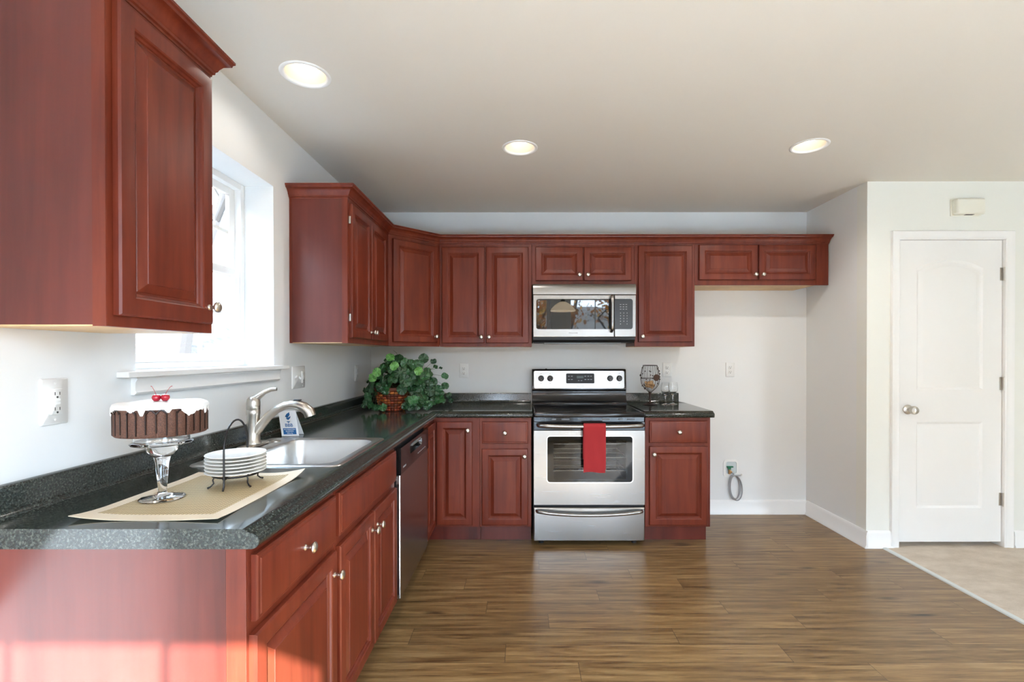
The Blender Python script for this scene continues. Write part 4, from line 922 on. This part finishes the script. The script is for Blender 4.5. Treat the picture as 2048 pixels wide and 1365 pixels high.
# plate rack
px_, py_ = .392, -2.530
MT += .0015
rk = thing('plate_rack', (px_, py_, MT), 'black iron plate rack with a tall hoop handle on the placemat', 'plate rack')
RZ = MT + .030
MB().tube([(px_ + .060 * math.cos(2 * PI * k / 40), py_ + .060 * math.sin(2 * PI * k / 40), RZ) for k in range(40)], .0026, 8, True).build('ring', M_IRON, rk)
MB().tube([(px_ - .060, py_, RZ), (px_ + .060, py_, RZ)], .002, 6).tube([(px_, py_ - .060, RZ), (px_, py_ + .060, RZ)], .002, 6).build('cross_wire', M_IRON, rk)
ha = 80 * PI / 180
ux, uy = math.cos(-ha), math.sin(-ha)
for sgn in (1, -1):
    for a2 in (-48, 48):
        a = -ha + math.radians(a2 + (0 if sgn > 0 else 180)); cx_, cy_ = math.cos(a), math.sin(a)
        MB().tube([(px_ + cx_ * .058, py_ + cy_ * .058, RZ), (px_ + cx_ * .062, py_ + cy_ * .062, RZ - .008), (px_ + cx_ * .060, py_ + cy_ * .060, MT + .012), (px_ + cx_ * .068, py_ + cy_ * .068, MT + .004), (px_ + cx_ * .076, py_ + cy_ * .076, MT + .0015)], [.0022, .0022, .0022, .0022, .003], 8).build('leg', M_IRON, rk)
RH = .0845; pts = [(RH + .008, MT + .002), (RH + .001, MT + .012), (RH, MT + .03), (RH, MT + .11)] + [(RH * math.cos(t), MT + .11 + .078 * math.sin(t)) for t in [PI * k / 16 for k in range(1, 16)]] + [(-RH, MT + .11), (-RH, MT + .03), (-RH - .001, MT + .012), (-RH - .008, MT + .002)]
MB().tube([(px_ + ux * s_, py_ + uy * s_, z) for s_, z in pts], .0028, 8).build('hoop_handle', M_IRON, rk)
mb = MB()
for s_ in (1, -1): mb.tube([(px_ + ux * .058 * s_, py_ + uy * .058 * s_, RZ), (px_ + ux * RH * s_, py_ + uy * RH * s_, RZ)], .002, 6)
mb.build('hoop_bracket', M_IRON, rk)
pl0 = None; order = ['bottom', 'second from the bottom', 'third from the bottom', 'third from the top', 'second from the top', 'top']
for k in range(6):
    z = RZ + .003 + k * .0098; lb = '%s plate in the stack of six white plates on the iron rack' % order[k]
    if pl0 is None:
        pl0 = MB().lathe((0, 0, 0), [(0, .001), (.040, .001), (.041, 0), (.044, 0), (.045, .0015), (.060, .0035), (.0795, .0062), (.0805, .0075), (.0795, .0090), (.060, .0068), (.046, .0052), (.040, .004), (0, .0038)], 48).build('plate', M_CERAM, None, smooth=60); p_ = pl0
    else: p_ = pl0.copy(); COL.objects.link(p_)
    p_.location = (px_, py_, z); tag(p_, lb, 'plate', 'stacked white plates')

# ------------------------------------------------------------------ potted plant
pp = thing('potted_plant', (.33, -.56, CT), 'trailing round-leaved green plant in a woven red-brown basket in the counter corner', 'plant')
bx_, by_ = .325, -.565; r = random.Random(3); mb = MB(); NS, NR = 26, 9
cols = [(.32, .070, .015, 1), (.45, .12, .02, 1), (.20, .035, .012, 1), (.60, .20, .04, 1), (.36, .055, .018, 1), (.14, .028, .012, 1)]
def bk(t, q, w_): rad = .084 + .040 * q + w_; return (bx_ + rad * math.cos(t), by_ + rad * math.sin(t), CT + .001 + .150 * q)
for i in range(NS):
    for j in range(NR):
        t0, t1 = 2 * PI * (i + .06) / NS, 2 * PI * (i + .94) / NS; q0, q1 = (j + .05) / NR, (j + .95) / NR; out = .004 if (i + j) % 2 else -.001
        lo = []
        for q, e in ((q0, -.003), (q0 + .03, 0), ((q0 + q1) / 2, .002), (q1 - .03, 0), (q1, -.003)):
            lo.append([bk(t0, q, out + e - .003), bk(t0 + (t1 - t0) * .25, q, out + e), bk(t0 + (t1 - t0) * .75, q, out + e), bk(t1, q, out + e - .003), bk(t1, q, out + e - .007), bk(t0, q, out + e - .007)])
        mb.loft(lo, col=r.choice(cols))
mb.loft([[bk(2 * PI * i / NS, q, -.006) for i in range(NS)] for q in (0, 1)], True, False, True, (.05, .015, .008, 1))
bs = mb.build('basket', tinted('woven basket', .4), pp, smooth=30, recalc=False)
mb = MB()
for dr_, h in ((.004, .150), (.002, .158)): mb.tube([(bx_ + (.123 + dr_) * math.cos(2 * PI * k / 48), by_ + (.123 + dr_) * math.sin(2 * PI * k / 48), CT + h) for k in range(48)], .006, 8, True)
mb.build('rim', mat('dark red cane', (.11, .025, .012, 1), .45), bs)
MB().lathe((bx_, by_, CT + .12), [(0, 0), (.112, 0), (.112, .012), (0, .016)], 24).build('soil', mat('dark moss', (.03, .025, .015, 1), .9), pp)
leaf = MB(); stem_ = MB()
greens = [(.014, .066, .018), (.018, .084, .024), (.011, .052, .017), (.026, .105, .030), (.020, .076, .026)]
def add_leaf(p, nrm, size, bright=False):
    p = Vector(p); p.z = max(p.z, CT + size * 1.2 + .004); nrm = Vector(nrm).normalized(); a = nrm.orthogonal().normalized(); ang = r.uniform(0, 2 * PI); b = nrm.cross(a)
    a, b = a * math.cos(ang) + b * math.sin(ang), b * math.cos(ang) - a * math.sin(ang)
    g = Vector(r.choice(greens)); g = Vector((.11, .30, .07)) if bright else g * r.uniform(.75, 1.3)
    K = 22; p = Vector(p); cup = r.uniform(-.25, .15)
    ctr = p - nrm * size * .10
    rings = []
    for q in (.5, 1.0):
        l = []
        for k in range(K):
            t = 2 * PI * k / K; rad = size * q * (1 - (.28 if k == 0 else .10 if k in (1, K - 1) else 0) * q) * (1 + (.035 if k % 2 else -.02) * (q == 1.0)) * r.uniform(.97, 1.03)
            l.append(p + a * rad * math.cos(t) + b * rad * 1.04 * math.sin(t) + nrm * (cup * size * q * q * .6 + (.006 * math.sin(3 * t + size * 90) * q) + (.0012 if k % 2 else -.0006)))
        rings.append(l)
    vs = [ctr] + rings[0] + rings[1]; fs = []; cs = []
    for k in range(K):
        j = (k + 1) % K
        fs.append((0, 1 + k, 1 + j)); fs.append((1 + k, 1 + K + k, 1 + K + j, 1 + j))
        vein = 1.55 if k % 4 == 0 else .9
        cs += [(g.x * vein, g.y * vein, g.z * vein * 1.05, 1), (g.x * (1.25 if k % 4 == 0 else .9), g.y * (1.2 if k % 4 == 0 else .9), g.z * (1.25 if k % 4 == 0 else .95), 1)]
    b0 = len(leaf.v); leaf.v += [tuple(v_) for v_ in vs]; leaf.f += [tuple(b0 + i for i in f_) for f_ in fs]; leaf.c += cs
    return ctr
root = Vector((bx_, by_, CT + .14))
def sprig(tip, nrm, size, bright=False, src=None):
    c_ = add_leaf(tip, nrm, size, bright); s0 = (src or root) + Vector((r.uniform(-.05, .05), r.uniform(-.05, .05), 0)); mid = (s0 + c_) / 2 + Vector((0, 0, .03))
    stem_.tube([s0, mid, c_], [.0014, .0012, .0009], 5)
C0 = Vector((.345, -.53, 1.06))
for k in range(150):
    th = r.uniform(0, 2 * PI); ph = math.acos(r.uniform(-.18, 1)); q = r.uniform(.72, 1.0)
    d = Vector((math.sin(ph) * math.cos(th), math.sin(ph) * math.sin(th), math.cos(ph)))
    p = C0 + Vector((d.x * .205 * q, d.y * .20 * q, d.z * .235 * q))
    if p.z < 1.06 and abs(p.x - bx_ - .0) < .075 and p.y < by_: continue
    p.x = max(p.x, .05)
    sprig(p, d + Vector((r.gauss(0, .3), -.35 + r.gauss(0, .3), .25 + r.gauss(0, .3))), r.uniform(.028, .043))
for k in range(95):                      # trailing mass on the right
    q = r.random(); p = Vector((.45 + .17 * q + r.gauss(0, .035), -.55 + .10 * q + r.gauss(0, .06), 1.20 - .27 * q * r.uniform(.55, 1.0) + r.gauss(0, .035)))
    p.z = min(max(p.z, CT + .02), 1.24 - .6 * max(0, p.x - .55)); p.x = max(p.x, .40)
    sprig(p, Vector((.45 + r.gauss(0, .3), -.8 + r.gauss(0, .3), .4 + r.gauss(0, .3))), r.uniform(.024, .040), False, Vector((.40, -.55, CT + .16)))
for k in range(22):
    p = Vector((r.uniform(.44, .60), -.66 + r.gauss(0, .03), CT + r.uniform(.015, .09))); sprig(p, (.2 + r.gauss(0, .3), -.8, .6), r.uniform(.022, .034), False, Vector((.44, -.58, CT + .13)))
for x, y, z in ((.185, -.68, CT + .075), (.215, -.70, CT + .045), (.235, -.69, CT + .02), (.16, -.66, CT + .05), (.195, -.69, CT + .105), (.26, -.70, CT + .015), (.30, -.71, CT + .022)):
    sprig(Vector((x, y, z)), (-.2 + r.gauss(0, .2), -.9, .4), r.uniform(.020, .030), False, Vector((.25, -.62, CT + .15)))
for x, y, z in ((.262, -.715, 1.185), (.232, -.72, 1.150), (.375, -.70, 1.225), (.325, -.62, 1.285), (.52, -.62, 1.19)):
    sprig(Vector((x, y, z)), (r.gauss(0, .15), -1, .35), .030, True)
for x, y, z, s_ in ((.52, -.45, 1.275, .036), (.585, -.42, 1.255, .022), (.60, -.42, 1.215, .018), (.635, -.40, 1.205, .012), (.665, -.40, 1.145, .026), (.66, -.36, 1.07, .028), (.69, -.36, 1.00, .022), (.70, -.34, .96, .018), (.64, -.38, .965, .026)):
    sprig(Vector((x, y, z)), (.3 + r.gauss(0, .3), -1, .2 + r.gauss(0, .3)), s_, False, Vector((.50, -.48, 1.12)))
stem_.tube([(.36, -.52, 1.27), (.345, -.53, 1.315), (.325, -.54, 1.333)], [.0015, .0012, .0008], 5)
lm = tinted('leaf green', .38); leaf.build('foliage', lm, pp, smooth=0, recalc=False)
stem_.build('stem', mat('thin brown stem', (.06, .05, .02, 1), .6), pp)

# ------------------------------------------------------------------ wire cork holder, corks, glasses
kx, ky = 2.222, -.205
wh = thing('wire_cork_holder', (kx, ky, CT), 'dark wire wine-glass shaped cork holder right of the range', 'cork holder')
prof = [(.012, .098), (.022, .108), (.046, .130), (.066, .160), (.072, .195), (.070, .235), (.063, .275), (.053, .305)]
for name, rad, z, tr in (('top_ring', .053, .305, .0028), ('mid_ring', .0722, .205, .0016)):
    MB().tube([(kx + rad * math.cos(2 * PI * k / 36), ky + rad * math.sin(2 * PI * k / 36), CT + z) for k in range(36)], tr, 6, True).build(name, M_BRONZE, wh)
mb = MB(); be = MB(); r = random.Random(11)
for k in range(20):
    t = 2 * PI * k / 20
    mb.tube([(kx + q * math.cos(t), ky + q * math.sin(t), CT + z) for q, z in prof], .0011, 5)
    for _ in range(2):
        z = r.uniform(.12, .29); q = next(a[0] + (b[0] - a[0]) * (z - a[1]) / (b[1] - a[1]) for a, b in zip(prof, prof[1:]) if a[1] <= z <= b[1])
        be.ball((kx + (q + .004) * math.cos(t), ky + (q + .004) * math.sin(t), CT + z), .0046, 8, 6)
mb.build('wire_cage', M_BRONZE, wh); be.build('bead_studs', M_BRONZE, wh, smooth=60)
MB().lathe((kx, ky, CT + .0008), [(0, 0), (.052, 0), (.054, .003), (.04, .007), (.012, .016), (.008, .03), (.0075, .075), (.013, .098), (.0, .1)], 28).build('stem_foot', M_BRONZE, wh, smooth=60)
MB().lathe((kx + .028, ky - .072, CT + .213), [(0, 0), (.026, 0), (.026, .003), (0, .003)], 28, (.35, -1, 0)).build('medallion', mat('dark copper disc', (.07, .035, .022, 1), .45, .6), wh)
ckm = mat('wine cork', (.52, .33, .17, 1), .85); nz = N(ckm, 'ShaderNodeTexNoise', Scale=180.0, Detail=3.0); L(ckm, mapping(ckm, (1, 1, 1)), nz.inputs['Vector']); L(ckm, ramp(ckm, nz.outputs[0], [(.35, (.30, .15, .06, 1)), (.6, (.58, .38, .20, 1))]), bsdf(ckm).inputs['Base Color'])
ck0 = None
for dx, dy, dz_, rx, rz in ((-.026, -.012, .146, .25, .3), (.010, -.024, .140, -.2, 1.4), (-.002, .020, .142, .1, 2.3), (.030, .010, .155, .5, .9), (-.012, -.030, .166, .1, .1), (-.034, .014, .168, .3, 1.2), (.004, .0, .175, -.1, .6)):
    if ck0 is None:
        ck0 = MB().lathe((0, 0, 0), [(0, -.020), (.0095, -.020), (.0105, -.0185), (.0105, .0185), (.0095, .020), (0, .020)], 16, (1, 0, 0)).build('wine_cork', ckm, None, smooth=40); o = ck0
    else: o = ck0.copy(); COL.objects.link(o)
    o.location = (kx + dx * .8, ky + dy * .8, CT + dz_); o.rotation_euler = (0, rx, rz)
    tag(o, 'tan wine cork lying in the bottom of the wire cork holder', 'cork', 'corks in the wire holder')
gp = [(0, 0), (.032, 0), (.033, .0015), (.025, .004), (.008, .008), (.0042, .014), (.0038, .062), (.005, .070), (.016, .078), (.029, .092), (.0355, .112), (.0365, .128), (.034, .150), (.029, .172), (.0280, .172), (.0328, .150), (.0352, .128), (.0342, .113), (.028, .094), (.015, .081), (0, .0775)]
g0 = MB().lathe((0, 0, 0), gp, 36).build('wine_glass', M_CLEAR, None, smooth=60); g0.location = (2.343, -.205, CT + .0005)
tag(g0, 'empty wine glass nearer the wire cork holder', 'wine glass', 'empty wine glasses')
g1 = g0.copy(); COL.objects.link(g1); g1.location = (2.412, -.165, CT + .0005); g1['label'] = 'empty wine glass nearer the bare fridge wall, farther from the cork holder'
